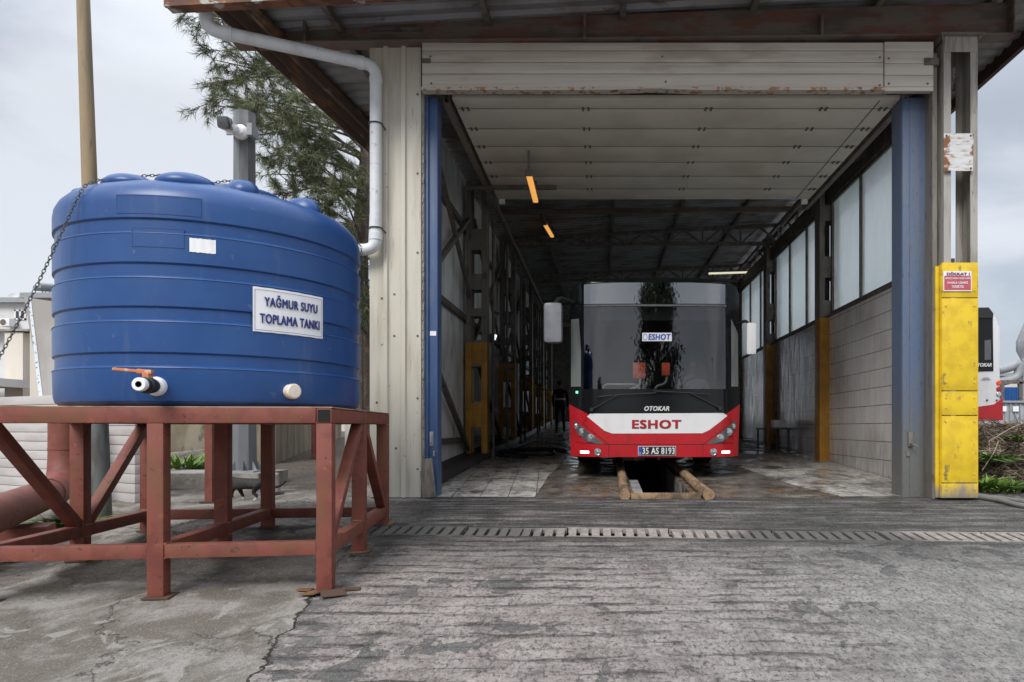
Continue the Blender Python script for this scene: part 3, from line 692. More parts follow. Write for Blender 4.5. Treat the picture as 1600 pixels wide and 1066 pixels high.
def lattice(name, xs, y, d, z0, z1, battens, mat, guard=None, gm=None, lw=.10, parent=shed):
    m = MB(); x0, x1 = xs
    for (a, b) in ((x0, x0+lw), (x1-lw, x1)):
        m.span((a, y, z0), (b, y+.012, z1)); m.span((a, y+d-.012, z0), (b, y+d, z1))
        q = a if a == x0 else b-.01
        m.span((q, y+.012, z0), (q+.01, y+d-.012, z1))
    for (a, b) in battens:
        m.span((x0+.012, y-.01, a), (x1-.012, y-.0005, b)); m.span((x0+.012, y+d+.0005, a), (x1-.012, y+d+.01, b))
    o = m.build(name, mat, parent)
    if guard:
        m = MB()
        for (a, b, c, e) in guard: m.span((a, y-.022, c), (b, y+d*.9, e), 0, .004)
        m.build('guard', gm, o)
    return o
POSTY = [12.9, 17.1, 21.3, 25.5, 29.7]
def columns():
    # front column on the right
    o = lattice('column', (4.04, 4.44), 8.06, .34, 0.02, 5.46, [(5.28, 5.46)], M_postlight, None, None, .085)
    m = MB(); m.span((3.98, 8.0, 5.462), (4.50, 8.42, 5.485)); m.faces([(3.98, 8.03, 5.47), (4.04, 8.03, 5.47), (4.04, 8.03, 5.34)], [(0, 1, 2)]); m.faces([(4.50, 8.03, 5.47), (4.44, 8.03, 5.47), (4.44, 8.03, 5.40)], [(0, 1, 2)])
    m.span((3.99, 8.0, 5.41), (4.0, 8.4, 5.462)); m.build('capital', M_post, o)
    m = MB()
    for (a, b) in ((.02, .19), (.20, .985), (.995, 1.275), (1.285, 2.37), (2.38, 2.79)): m.span((4.005, 8.03, a), (4.425, 8.0595, b), 0, .005)
    m.span((3.995, 8.045, .02), (4.005, 8.43, 2.77)); m.span((3.955, 8.09, .02), (3.994, 8.11, 2.76)); m.span((4.425, 8.04, .02), (4.435, 8.40, 2.77))
    for z in (.12, .30, .92, 1.08, 1.20, 1.38, 2.28, 2.46):
        for x in (4.05, 4.385): m.lathe([(0, -.009), (.013, -.006), (.014, .0)], (x, 8.0295, z), 6, Matrix.Rotation(-PI/2, 4, 'X'))
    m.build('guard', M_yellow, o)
    m = MB(); m.span((3.935, 8.12, .0), (3.99, 8.36, 5.3), 0); m.build('side_channel', M_post, o)
    # interior columns, right and left
    for k, y in enumerate(POSTY):
        bt = [(2.95, 3.2), (3.55, 3.95), (4.75, 5.05)] if k else [(2.95, 3.25), (3.68, 4.08), (4.75, 5.05)]
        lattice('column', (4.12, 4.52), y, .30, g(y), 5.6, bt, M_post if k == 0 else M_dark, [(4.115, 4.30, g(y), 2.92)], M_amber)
        bt = [(.9, 1.35), (2.0, 2.5), (2.95, 3.1), (3.45, 3.75), (4.2, 4.6)]
        zb = g(y)+.15
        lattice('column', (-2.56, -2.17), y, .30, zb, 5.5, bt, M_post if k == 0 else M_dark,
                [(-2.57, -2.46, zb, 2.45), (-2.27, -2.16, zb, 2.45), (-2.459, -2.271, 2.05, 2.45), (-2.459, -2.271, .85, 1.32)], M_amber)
columns()

def walls():
    # left: ribbed sheet on a kerb, with girts and bracing
    m = MB(); prof = []; y = 9.1
    while y < 33: prof += [(y, 0), (y+.05, .03), (y+.08, .03), (y+.13, 0)]; y += .19
    rows = [(m.bm.verts.new((-2.66+d, y, g(y)+.15)), m.bm.verts.new((-2.66+d, y, roofz(-2.66)-.02))) for y, d in prof]
    for a, b in zip(rows, rows[1:]): m.bm.faces.new((a[0], b[0], b[1], a[1]))
    m.build('corrugated_wall', M_sheet, shed)
    for z in (.62, 2.92, 4.62):
        m = MB(); m.span((-2.62, 9.1, z-.05), (-2.55, 32, z+.05)); m.build('girt', M_dark, shed)
    m = MB()
    m.beam((-2.5, 9.0, 2.55), (-2.5, 12.8, 4.75), .08, .07); m.build('wall_brace', M_post, shed)
    m = MB(); m.beam((-2.5, 9.0, 2.45), (-2.5, 12.8, .45), .08, .07); m.build('wall_brace', M_dark, shed)
    m = MB(); m.beam((-2.48, 9.6, 5.35), (-2.48, 12.9, 3.3), .07, .06); m.build('wall_brace', M_dark, shed)
    for y in POSTY[:-1]:
        for (a, b) in ((2.5, 4.9), (2.4, .6)):
            m = MB(); m.beam((-2.5, y+.4, a), (-2.5, y+4.0, b), .07, .06); m.build('wall_brace', M_dark, shed)
        m = MB(); m.beam((-2.48, y+.4, 4.9), (-2.48, y+4.0, 2.7), .06, .05); m.build('wall_brace', M_dark, shed)
    # right: glazed tile wall with frosted windows above
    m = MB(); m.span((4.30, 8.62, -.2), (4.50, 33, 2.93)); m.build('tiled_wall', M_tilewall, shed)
    ends = [8.62]+POSTY+[33.0]
    m = MB(); m.span((4.285, 8.62, 2.932), (4.46, 33, 2.985)); m.build('window_ledge', M_dark, shed)
    for i in range(len(ends)-1):
        a = ends[i]+(.30 if i else 0)+.01; b = ends[i+1]-.01
        m = MB(); m.span((4.34, a, 2.985), (4.41, b, 3.04)); m.span((4.34, a, 5.09), (4.41, b, 5.14)); n = 3
        for k in range(n+1):
            y = a+(b-a)*k/n; y = min(max(y, a+.025), b-.025); m.span((4.335, y-.024, 3.04), (4.415, y+.024, 5.09))
        w = m.build('window', M_dark, shed)
        for k in range(n):
            m = MB(); m.span((4.372, a+(b-a)*k/n+.02, 3.03), (4.378, a+(b-a)*(k+1)/n-.02, 5.10)); m.build('pane', M_frost, w)
    m = MB(); m.span((4.31, 8.62, 5.142), (4.44, 33, 5.46)); m.build('window_beam', M_dark, shed)
    # lattice girder in the clerestory gap
    m = MB(); m.span((4.33, 8.62, 5.80), (4.40, 33, 5.88)); y = 8.7
    while y < 32:
        m.beam((4.37, y, 5.46), (4.37, y+.55, 5.82), .035, .035); m.beam((4.37, y+.55, 5.82), (4.37, y+1.1, 5.46), .035, .035); y += 1.4
    m.build('lattice_girder', M_dark, shed)
    # back of the shed; unseen opening left wide to let daylight in
    m = MB(); m.span((-2.7, 33.0, .6), (-1.5, 33.1, 6.0)); m.span((4.1, 33.0, .6), (4.5, 33.1, 6.0)); m.span((-1.5, 33.0, 5.2), (4.1, 33.1, 6.0))
    m.build('back_wall', M_dark, shed)
walls()

def trusses():
    for y in (17.0, 21.2, 25.4, 29.6):
        m = MB(); z0 = 5.42; xa, xb = -2.2, 4.4
        m.beam((xa, y, z0), (xb, y, z0), .08, .08)
        m.beam((xa, y, roofz(xa)-.13), (xb, y, roofz(xb)-.13), .08, .08); n = 7
        for k in range(n):
            u, v = xa+(xb-xa)*k/n, xa+(xb-xa)*(k+1)/n; c = (u+v)/2
            m.beam((u, y, z0), (c, y, roofz(c)-.13), .045, .045); m.beam((c, y, roofz(c)-.13), (v, y, z0), .045, .045)
            m.beam((v, y, z0), (v, y, roofz(v)-.13), .04, .04)
        m.build('truss', M_dark, shed)
    m = MB(); m.beam((-2.2, 14.9, 5.55), (4.4, 14.9, 5.62), .10, .09); m.build('tie_beam', M_beam, shed)
    # overhead door parked under the roof, its rails and hinges
    m = MB(); ys = [8.36, 8.62, 9.2, 9.78, 10.36, 10.94, 11.52, 12.05]
    for a, b in zip(ys, ys[1:]): m.span((-1.83, a+.004, 4.875), (3.66, b-.004, 4.925), 0, .004)
    for y in ys[1:-1]:
        for x in (-1.72, -.2, 1.35, 2.8, 3.55):
            for s_ in (-.035, .035): m.span((x+s_-.012, y-.045, 4.862), (x+s_+.012, y+.045, 4.874), 1)
        m.span((-1.83, y-.003, 4.871), (3.66, y+.003, 4.8745), 1)
    m.span((3.42, 8.4, 4.868), (3.428, 12.0, 4.8745), 1)
    for x in (-1.76, 3.58): m.span((x-.05, 12.03, 4.80), (x+.05, 12.10, 4.93), 2)
    d = m.build('overhead_door', [M_door, M_dark, M_white], shed)
    for x in (-1.93, 3.76):
        m = MB(); m.span((x-.04, 8.5, 4.86), (x+.04, 12.6, 4.90)); m.span((x-.045, 8.5, 4.90), (x-.025, 12.6, 4.98)); m.span((x+.025, 8.5, 4.90), (x+.045, 12.6, 4.98)); m.build('door_track', M_post, shed)
        m = MB(); m.tube([(x-.08, 8.6, 5.08), (x-.08, 24 if x < 0 else 14, 5.02)], .05, 10); m.build('service_pipe', M_dark, shed)
    for y in (9.4, 11.2):
        m = MB(); m.beam((3.72, y, 5.0), (4.36, y, 5.35), .05, .05); m.build('track_bracket', M_dark, shed)
    m = MB(); m.beam((-2.3, 11.35, 4.83), (-.75, 11.35, 4.83), .05, .05); m.build('lamp_bar', M_dark, shed)
trusses()
# ------------------------------------------------------------------ rainwater tank on its steel stand
TC = Vector((-3.17, 5.68, 0)); TR = 1.095
_u = Vector((3.17, -5.68, 0)).normalized(); _r = Vector((-_u.y, _u.x, 0))
def tdir(ph): ph = math.radians(ph); return _u*math.cos(ph)+_r*math.sin(ph)
def tsurf(ph, z, off=0.): return TC+tdir(ph)*(TR+off)+Vector((0, 0, z))
BANDS = [1.358, 1.668, 1.964, 2.263]
TPROF = [(0, .998), (1.0, .998), (1.05, 1.004), (1.08, 1.03), (1.09, 1.07)]
for zb in BANDS: TPROF += [(TR, zb-.108), (TR+.004, zb-.104), (TR+.001, zb-.098), (TR-.015, zb-.086), (TR-.015, zb-.010), (TR-.004, zb-.002), (TR, zb+.002)]
TPROF += [(TR, 2.38), (1.088, 2.43), (1.065, 2.48), (1.02, 2.53), (.95, 2.565), (.86, 2.585), (.60, 2.63), (.42, 2.66), (.40, 2.70), (.37, 2.715), (0, 2.74)]
def dome(r):
    for (a, za), (b, zb) in zip(TPROF[::-1], TPROF[::-1][1:]):
        if a <= r <= b: return za+(zb-za)*(r-a)/max(b-a, 1e-6)
    return 2.4
def make_tank():
    t = thing('water_tank', 'big round blue plastic water tank with white lettered sheet on red steel stand', 'water tank', (TC.x, TC.y, .998))
    m = MB(); m.lathe(TPROF, TC, 128); m.build('body', M_blueplastic, t, True, 22)
    # lifting humps round the shoulder
    for ph, w, h, hh in ((-15, .20, .085, 0), (-43, .19, .075, 1), (10, .12, .10, 1), (43, .10, .11, 1), (105, .15, .10, 0), (165, .15, .10, 0), (225, .15, .10, 0), (285, .14, .05, 0)):
        b = bmesh.new(); bmesh.ops.create_uvsphere(b, u_segments=28, v_segments=14, radius=1)
        for v in b.verts:
            x, y, z = v.co
            if hh: z = max(-1, min(.72, z*1.3)); k = 1.0-.22*max(0, z)
            else: k = 1
            v.co = Vector((x*w*k, y*.16*k, z*h))
        d = tdir(ph); R = Matrix((Vector((-d.y, d.x, 0)), d, Vector((0, 0, 1)))).transposed().to_4x4()
        m = MB(); m.merge(b, Matrix.Translation(TC+d*.83+Vector((0, 0, 2.572))) @ R); m.build('lifting_hump', M_blueplastic, t, True, 60)
    m = MB(); m.lathe([(.37, 2.70), (.36, 2.78), (.33, 2.80), (0, 2.82)], TC+Vector((0.1, .1, 0)), 48); m.build('lid', M_blueplastic, t, True)
    # moulded plates: raised rims
    for (p0, p1, z0, z1) in ((-34, -6, 2.288, 2.415), (-28.5, -11.4, 2.065, 2.195)):
        m = MB(); n = 14
        def seg(a, b, c, d, o=.003):
            vs = [tsurf(a, c, o), tsurf(b, c, o), tsurf(b, d, o), tsurf(a, d, o), tsurf(a, c, -.004), tsurf(b, c, -.004), tsurf(b, d, -.004), tsurf(a, d, -.004)]
            m.faces(vs, [(0, 1, 2, 3), (0, 4, 5, 1), (1, 5, 6, 2), (2, 6, 7, 3), (3, 7, 4, 0)])
        for k in range(n):
            a, b = p0+(p1-p0)*k/n, p0+(p1-p0)*(k+1)/n
            seg(a, b, z0, z0+.006); seg(a, b, z1-.006, z1); seg(a, b, z0+.006, z1-.006, .0015)
        seg(p0, p0+.35, z0, z1); seg(p1-.35, p1, z0, z1)
        m.build('moulded_plate', M_blueplastic, t)
    def sheet_(name, p0, p1, z0, z1, mat, off=.006, ragged=0, parent=t):
        m = MB(); n = 20; rnd = random.Random(5); V = []
        for k in range(n+1):
            p = p0+(p1-p0)*k/n; w = .0012*math.sin(k*1.7)+rnd.uniform(-ragged, ragged)
            V.append([m.bm.verts.new(tsurf(p, z, off+.0012*math.sin(k*.9+z*9))) for z in (z0+w, (z0+z1)/2, z1+w*.8)])
        for a, b in zip(V, V[1:]):
            for i in (0, 1): m.bm.faces.new((a[i], b[i], b[i+1], a[i+1]))
        return m.build(name, mat, parent, True)
    s = sheet_('lettered_sheet', 10.4, 38.6, 1.532, 1.850, M_white, .006)
    W = math.radians(38.6-10.4)*TR
    def S(u, v): return tsurf(10.4+(u/W)*28.2, 1.532+v, .0095)
    text('lettering', 'YAĞMUR SUYU', .075, W-.055, .185, .275, S, M_ink_blue, s, .065, 0, 1.1)
    text('lettering', 'TOPLAMA TANKI', .045, W-.035, .062, .132, S, M_ink_blue, s, .065, 0, 1.08)
    m = MB()
    def bd(u0, u1, v0, v1):
        n = 12
        for k in range(n):
            a, b = u0+(u1-u0)*k/n, u0+(u1-u0)*(k+1)/n
            m.faces([S(a, v0), S(b, v0), S(b, v1), S(a, v1)], [(0, 1, 2, 3)])
    bd(.012, W-.012, .012, .0145); bd(.012, W-.012, .298, .3005); bd(.012, .0145, .012, .30); bd(W-.0145, W-.012, .012, .30)
    m.build('border', M_ink_blue, s)
    sheet_('blank_label', -9.7, -1.5, 2.045, 2.140, M_white, .004, .0008)
    # tap
    def axis(ph, z):
        d = tdir(ph); x = Vector((-d.y, d.x, 0)); return Matrix((x, Vector((0, 0, 1)), d)).transposed().to_4x4(), TC+Vector((0, 0, z)), d
    A, c, d = axis(-20, 1.126); m = MB()
    m.lathe([(0, TR-.02), (.062, TR-.02), (.066, TR+.01), (.06, TR+.035), (.04, TR+.05)], c, 24, A); tap = m.build('tap', M_white, t, True)
    m = MB(); m.lathe([(.040, TR+.04), (.047, TR+.06), (.047, TR+.10), (.055, TR+.105), (.055, TR+.15), (.045, TR+.155), (.045, TR+.185), (.0, TR+.186)], c, 20, A); m.build('valve_body', M_black, tap, True)
    m = MB(); m.lathe([(.020, TR+.245), (.040, TR+.245), (.044, TR+.237), (.044, TR+.205), (.036, TR+.198), (.036, TR+.185)], c, 20, A); m.lathe([(.020, TR+.245), (.018, TR+.21), (0, TR+.21)], c, 16, A, 1); m.build('spout', [M_white, M_void], tap, True)
    m = MB(); q = c+d*(TR+.125); sx = Vector((-1, -.15, 0)).normalized()
    m.beam(q+Vector((0, 0, .04)), q+Vector((0, 0, .085)), .05, .04); m.beam(q+sx*-.03+Vector((0, 0, .085)), q+sx*.06+Vector((0, 0, .092)), .045, .03, bev=.006); m.beam(q+sx*.055+Vector((0, 0, .092)), q+sx*.205+Vector((0, 0, .105)), .036, .018, bev=.005)
    m.build('lever', M_valve, tap)
    A, c, d = axis(24.2, 1.115); m = MB()
    m.lathe([(0, TR-.02), (.052, TR-.02), (.056, TR+.02), (.056, TR+.05), (.048, TR+.056), (.046, TR+.062), (0, TR+.064)], c, 24, A); m.build('outlet_plug', weathered('stained white plug', (.72, .66, .58), [((.42, .22, .10), 13, (1, 1, 1), .56, .68, .8)], .5), t, True)
make_tank()

# stand
SO = Vector((-1.93, 4.78, 0)); TH = .125; SW, SD = 2.18, 2.06
SU = Vector((math.cos(TH), math.sin(TH), 0)); SV = Vector((-math.sin(TH), math.cos(TH), 0))
def sp(u, v, z): return SO+SU*u+SV*v+Vector((0, 0, z))
M_weld = weathered('tan weld bead', (.30, .15, .075), [((.10, .05, .03), 30, (1, 1, 1), .45, .6, .8)], .6)
def make_stand():
    t = thing('tank_stand', 'rust red welded steel stand on nine legs carrying the blue water tank', 'stand', sp(-SW/2, SD/2, g(5.7)))
    us, vs = (-SW, -SW/2, 0.), (0., SD*.5, SD); W = .105; B = .006
    for u in us:
        for v in vs:
            p = sp(u, v, 0); zg = g(p.y)
            m = MB(); m.beam(sp(u, v, zg+.012), sp(u, v, .878), W, W, SU, 0, B)
            rw = random.Random(int(u*100+v*10))
            for du, dv in ((-1, 0), (1, 0), (0, 1), (0, -1)):
                if (du > 0 and u == 0) or (du < 0 and u < -2) or (dv > 0 and v > 2) or (dv < 0 and v == 0): continue
                for zz in (-.033, .063, .882):
                    q = sp(u+du*.056, v+dv*.056, zz); w_ = SV if du else SU
                    m.tube([q+w_*(k*.011-.044)+Vector((0, 0, rw.uniform(-.003, .003))) for k in range(9)], [.006*rw.uniform(.6, 1.3) for _ in range(9)], 6, True, 1)
            l = m.build('leg', [M_red_frame, M_weld], t)
            m = MB(); R = Matrix.Rotation(TH, 3, 'Z')
            m.box(sp(u+.012, v, zg+.005), (.17, .17, .014), R, 0, .002); m.build('foot_plate', M_rust, l)
    zt, zl = .932, .012
    for v in vs:
        m = MB(); m.beam(sp(-SW-.053, v, zt), sp(-.054 if v == 0 else .053, v, zt), W, W, (0, 0, 1), 0, B); m.build('top_beam', M_red_frame, t)
    for u in us:
        for a, b in zip(vs, vs[1:]):
            m = MB(); m.beam(sp(u, a+.054 if (a > 0 or u < 0) else a-.05, zt), sp(u, b-.054, zt), W-.004, W-.004, (0, 0, 1), 0, B)
            if u == 0 and a == 0: m.box(sp(u, -.052, zt), (.082, .006, .082), Matrix.Rotation(TH, 3, 'Z'), 1)  # black plate stands in for the dark hollow of the tube
            m.build('top_beam', [M_red_frame, M_void], t)
    for v in (0., SD):
        for a, b in zip(us, us[1:]):
            m = MB(); m.beam(sp(a+.054, v, zl), sp(b-.054, v, zl), .09, .095, (0, 0, 1), 0, B); m.build('lower_rail', M_red_frame, t)
    for u in us:
        for a, b in zip(vs, vs[1:]):
            m = MB(); m.beam(sp(u, a+.054, zl+.002), sp(u, b-.054, zl+.002), .09, .095, (0, 0, 1), 0, B); m.build('lower_rail', M_red_frame, t)
    z0, z1 = .075, .87
    for (u, va, za, vb, zb) in ((0, SD*.5-.075, z1, .075, z0), (0, SD*.5+.075, z1, SD-.075, z0), (-SW, .075, z1, SD*.5-.07, z0), (-SW, SD-.075, z1, SD*.5+.07, z0)):
        m = MB(); m.beam(sp(u, va, za), sp(u, vb, zb), .075, .085, SU, 0, B); m.build('brace', M_red_frame, t)
    m = MB(); nz_ = 8
    m.box(sp(-SW/2, SD/2, .9895), (SW+.11, SD+.10, .008), Matrix.Rotation(TH, 3, 'Z')); m.build('deck_plate', weathered('pale rusted deck', (.38, .25, .17), [((.20, .10, .06), 5, (1, 1, 1), .45, .6, .8)], .8), t)
    # bent shim plates under the near right leg
    m = MB(); p = sp(.02, -.02, g(4.78)+.004)
    m.box(p+Vector((.07, -.09, .004)), (.16, .14, .006), Matrix.Rotation(.5, 3, 'Z') @ Matrix.Rotation(.10, 3, 'X')); m.box(p+Vector((-.07, -.08, .005)), (.12, .13, .006), Matrix.Rotation(-.3, 3, 'Z') @ Matrix.Rotation(-.08, 3, 'Y')); m.box(p+Vector((.15, .02, .006)), (.13, .06, .010), Matrix.Rotation(.2, 3, 'Z')); m.box(p+Vector((-.16, .0, .006)), (.10, .06, .008), Matrix.Rotation(-.1, 3, 'Z'))
    m.build('shim_plate', M_rust, t)
make_stand()

def make_chain():
    pts = [sp(-SW-.02, -.06, .99)]
    for k in range(1, 9):
        a = pts[0]; b = TC+tdir(-50)*(TR+.02)+Vector((0, 0, 2.40)); f = k/8; p = a.lerp(b, f); p.z -= .06*math.sin(PI*f); q = Vector((p.x, p.y, 0))-TC
        if q.length < TR+.016: p += q.normalized()*(TR+.016-q.length)
        pts.append(p)
    for r, z in ((1.09, 2.475), (1.055, 2.53), (1.0, 2.57)): pts.append(TC+tdir(-49)*r+Vector((0, 0, z)))
    L0 = TC+tdir(-48)*.95+Vector((0, 0, 2.585)); R0 = TC+tdir(80)*.98+Vector((0, 0, 2.56))
    for k in range(1, 20):
        p = L0.lerp(R0, k/20); r = (Vector((p.x, p.y, 0))-TC).length; p.z = dome(min(r, 1.05))+.03+.10*math.sin(PI*k/20)*abs(math.sin(3*PI*k/20)); pts.append(p)
    for z in (2.52, 2.45, 2.3, 2.0, 1.6, 1.2, .95, .80): pts.append(TC+tdir(82)*(TR+.022-(.07 if z > 2.5 else 0))+Vector((0, 0, z)))
    # resample and set links
    pitch = .025; out = [pts[0].copy()]; cur = pts[0].copy(); i = 1
    while i < len(pts):
        d = pts[i]-cur
        if d.length < pitch: i += 1; continue
        cur = cur+d.normalized()*pitch; out.append(cur.copy())
    m = MB()
    for k in range(len(out)-1):
        c = (out[k]+out[k+1])/2; z = (out[k+1]-out[k]).normalized(); x = Vector((0, 0, 1)).cross(z)
        if x.length < .05: x = Vector((1, 0, 0))
        x.normalize(); y = z.cross(x)
        if k % 2: x, y = y, -x
        a, b = .0165, .009; path = [c+z*a*math.copysign(abs(math.cos(t))**.8, math.cos(t))+x*b*math.sin(t) for t in [2*PI*q/10 for q in range(10)]]
        m.tube(path, .0030, 5, False, 0, True)
    o = m.build('chain', M_chain, None, True); tag(o, 'thin grey steel chain slung over the top of the blue tank', 'chain')
make_chain()

def make_downpipe():
    t = thing('downpipe', 'white plastic rain downpipe leading from the rusty eave down the cream pier to the tank', 'pipe', (-2.67, 8.05, 2.95))
    r = .068
    p = [(-4.22, 7.28, 5.42), (-4.22, 7.28, 5.03), (-2.80, 8.02, 5.18-.08), (-2.665, 8.06, 4.9), (-2.665, 8.06, 2.96), (-3.3, 8.06, 2.93), (-3.3, 6.55, 2.93), (-3.3, 6.35, 2.55)]
    p[1] = (-4.22, 7.28, 5.06); p[2] = (-2.665, 8.06, 5.135)
    p.pop(3)
    p = [(-4.22, 7.28, 5.45), (-4.22, 7.28, 5.10), (-2.665, 8.06, 5.12), (-2.665, 8.06, 2.955), (-3.3, 8.06, 2.93), (-3.3, 6.6, 2.93), (-3.3, 6.3, 2.55)]
    m = MB(); m.tube(arc_path(p, .13, 8), r, 18); m.build('pipe', M_pvc, t, True, 50)
    def collar(c, d, l=.09, rr=.076):
        c, d = Vector(c), Vector(d).normalized(); m = MB(); m.tube([c-d*l/2, c-d*l/2+d*.006, c+d*l/2-d*.006, c+d*l/2], [r, rr, rr, r], 18, False); m.build('collar', M_pvc, t, True, 50)
    d = Vector(p[2])-Vector(p[1])
    collar(Vector(p[1])+d.normalized()*.2, d); collar(Vector(p[2])-d.normalized()*.17, d, .08); collar((-2.665, 8.06, 4.95), (0, 0, 1), .06); collar((-2.665, 8.06, 3.10), (0, 0, 1)); collar((-2.665, 8.06, 3.95), (0, 0, 1), .012, .071)
    for z in (4.43, 3.2):
        m = MB(); m.tube([(-2.665+.078*math.cos(a), 8.06+.078*math.sin(a), z) for a in [2*PI*k/18 for k in range(18)]], .008, 6, False, 0, True); m.beam((-2.60, 8.10, z), (-2.575, 8.19, z-.03), .012, .012); m.build('bracket', M_chain, t)
make_downpipe()
# ------------------------------------------------------------------ the bus in the wash bay
def make_bus():
    t = thing('city_bus', 'red and white city bus facing out of the wash bay over the inspection pit', 'bus', (.79, 10.0, g(10.0)))
    t.rotation_euler = (.040, 0, 0)
    def X(px): return (px-1024)/106.7
    def Z(py): return (CAM_Z-(py-668)/106.7)-g(10.0)
    def PL(pts): return [(X(a), Z(b)) for a, b in pts]
    OUT = [(-1.25, .335), (1.25, .335), (1.268, .9), (1.275, 1.2), (1.275, 2.62), (1.262, 2.76), (1.215, 2.86), (1.10, 2.905), (.7, 2.955), (0, 2.985), (-.7, 2.955), (-1.10, 2.905), (-1.215, 2.86), (-1.262, 2.76), (-1.275, 2.62), (-1.275, 1.2), (-1.268, .9)]
    def F(x, z, off=0.):
        dx = max(0, abs(x)-.80)/.475; dz = max(0, z-2.90)/.085
        y = .05*(x/1.275)**2+.20*dx**2.6+.10*dz**2+.055*max(0, z-1.0)
        y += .03*max(0, .5-z)
        return Vector((x, y-off, z))
    def clip(poly, mat_i, off, m, thick=.0, step=.12):
        b = bmesh.new(); f = b.faces.new([b.verts.new((u, 0, v)) for u, v in poly])
        bmesh.ops.triangulate(b, faces=[f])
        xs = [p[0] for p in poly]; zs = [p[1] for p in poly]
        x = math.floor(min(xs)/step)*step
        while x < max(xs):
            bmesh.ops.bisect_plane(b, geom=b.verts[:]+b.edges[:]+b.faces[:], plane_co=(x, 0, 0), plane_no=(1, 0, 0)); x += step
        z = math.floor(min(zs)/step)*step
        while z < max(zs):
            bmesh.ops.bisect_plane(b, geom=b.verts[:]+b.edges[:]+b.faces[:], plane_co=(0, 0, z), plane_no=(0, 0, 1)); z += step
        if thick:
            r = bmesh.ops.extrude_face_region(b, geom=b.faces[:]); top = [v for v in r['geom'] if isinstance(v, bmesh.types.BMVert)]; ts = set(top)
            for v in b.verts: v.co = F(v.co.x, v.co.z, off if v in ts else off-thick)
        else:
            for v in b.verts: v.co = F(v.co.x, v.co.z, off)
        for f in b.faces: f.material_index = mat_i; f.smooth = True
        m.merge(b, mi=mat_i)
    def part(name, poly, mat, off, thick=0., parent=t, step=.12):
        m = MB(); clip(poly, 0, off, m, thick, step); return m.build(name, mat, parent, True, 40, True)
    zb, zt = Z(608), Z(480); wl, wr = X(912), X(1136)
    body = MB()
    VL = [(888, 632), (921, 648.5), (1135, 647), (1160, 632)]
    clip([(-1.25, .335), (1.25, .335), (1.268, .9), (1.275, 1.05)]+PL([(1160, 632), (1135, 647), (921, 648.5), (888, 632)])+[(-1.275, 1.05), (-1.268, .9)], 0, 0, body)
    clip(PL([(888, 632), (921, 648.5), (1135, 647), (1160, 632)])+[(1.275, 1.2), (1.275, zb), (-1.275, zb), (-1.275, 1.2)], 1, 0, body)
    clip([(-1.275, zb), (wl, zb), (wl, zt), (-1.275, zt)], 1, 0, body); clip([(wr, zb), (1.275, zb), (1.275, zt), (wr, zt)], 1, 0, body)
    clip([(-1.275, zt), (1.275, zt), (1.275, 2.62)]+OUT[5:14]+[(-1.275, 2.62)], 1, 0, body)
    # hull
    ring = OUT; yb = 10.9
    def R(y, shrink=0): return [body.bm.verts.new((x*(1-shrink), y, z)) for x, z in ring]
    r0 = [body.bm.verts.new(F(x, z)) for x, z in ring]; r1 = R(.42); r2 = R(yb)
    for a, b in ((r0, r1), (r1, r2)):
        for i in range(len(ring)):
            j = (i+1) % len(ring); f = body.bm.faces.new((a[i], a[j], b[j], b[i])); f.material_index = 3 if i == 0 else (2 if a is r1 and 2 < i < 15 else (0 if ring[i][1] < 1.1 and ring[j][1] < 1.25 else 1))
    f = body.bm.faces.new(r2); f.material_index = 2
    b_ = body.build('body', [M_bus_red, M_gloss_black, M_bus_white, M_black], t, True, 40, True)
    # sides: dark window band and doors
    for s_ in (-1, 1):
        for k in range(6):
            m = MB(); m.span((s_*1.277-.003, 1.0+k*1.62, 1.25), (s_*1.277+.003, 2.5+k*1.62, 2.55)); m.build('side_window', M_disp, t, local=True)
    # lining that keeps the saloon dark
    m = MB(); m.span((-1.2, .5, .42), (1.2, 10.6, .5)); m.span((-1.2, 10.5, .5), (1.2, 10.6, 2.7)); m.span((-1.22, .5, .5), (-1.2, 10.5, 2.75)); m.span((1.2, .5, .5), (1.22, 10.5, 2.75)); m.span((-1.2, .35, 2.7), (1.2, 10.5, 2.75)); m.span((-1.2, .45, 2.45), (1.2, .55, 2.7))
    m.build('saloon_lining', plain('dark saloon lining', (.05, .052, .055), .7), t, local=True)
    m = MB(); m.prism([(.22, .6), (.75, .6), (.75, 1.30), (.30, 1.24)], lambda u, v, q: Vector((q, u, v)), -1.18, 1.18); m.build('dashboard', plain('dark dashboard', (.03, .03, .033), .6), t, local=True)
    m = MB(); R_ = Matrix.Rotation(-.9, 4, 'X'); m.tube([Vector((.70, .80, 1.34))+(R_ @ Vector((.23*math.cos(a), .23*math.sin(a), 0))) for a in [2*PI*k/20 for k in range(20)]], .016, 7, False, 0, True); m.build('steering_wheel', M_black, t, True, local=True)
    m = MB(); m.span((.42, 1.45, .8), (.98, 1.6, 1.75), 0, .05); m.span((.42, 1.0, .8), (.98, 1.45, .95), 0, .05); m.build('driver_seat', plain('grey seat cloth', (.10, .10, .115), .9), t, local=True)
    m = MB(); m.span((-.86, .30, 2.36), (1.02, .33, 2.56)); m.build('sun_visor', M_black, t, local=True)
    # glass
    part('windscreen', [(wl, zb), (wr, zb), (wr, zt), (wl, zt)], M_wind, .003)
    dz0, dz1 = Z(475), Z(441)
    part('display_glass', [(wl-.0, dz0), (wr, dz0), (wr, Z(444)), (X(1080), Z(442)), (X(968), Z(442)), (wl, Z(444))], M_disp, .004)
    pale = weathered('pale grey-green corner glass', (.17, .19, .185), [((.11, .125, .125), 3, (2, 2, .4), .45, .6, .7)], .2)  # flat pale grey-green tone for the corner panes
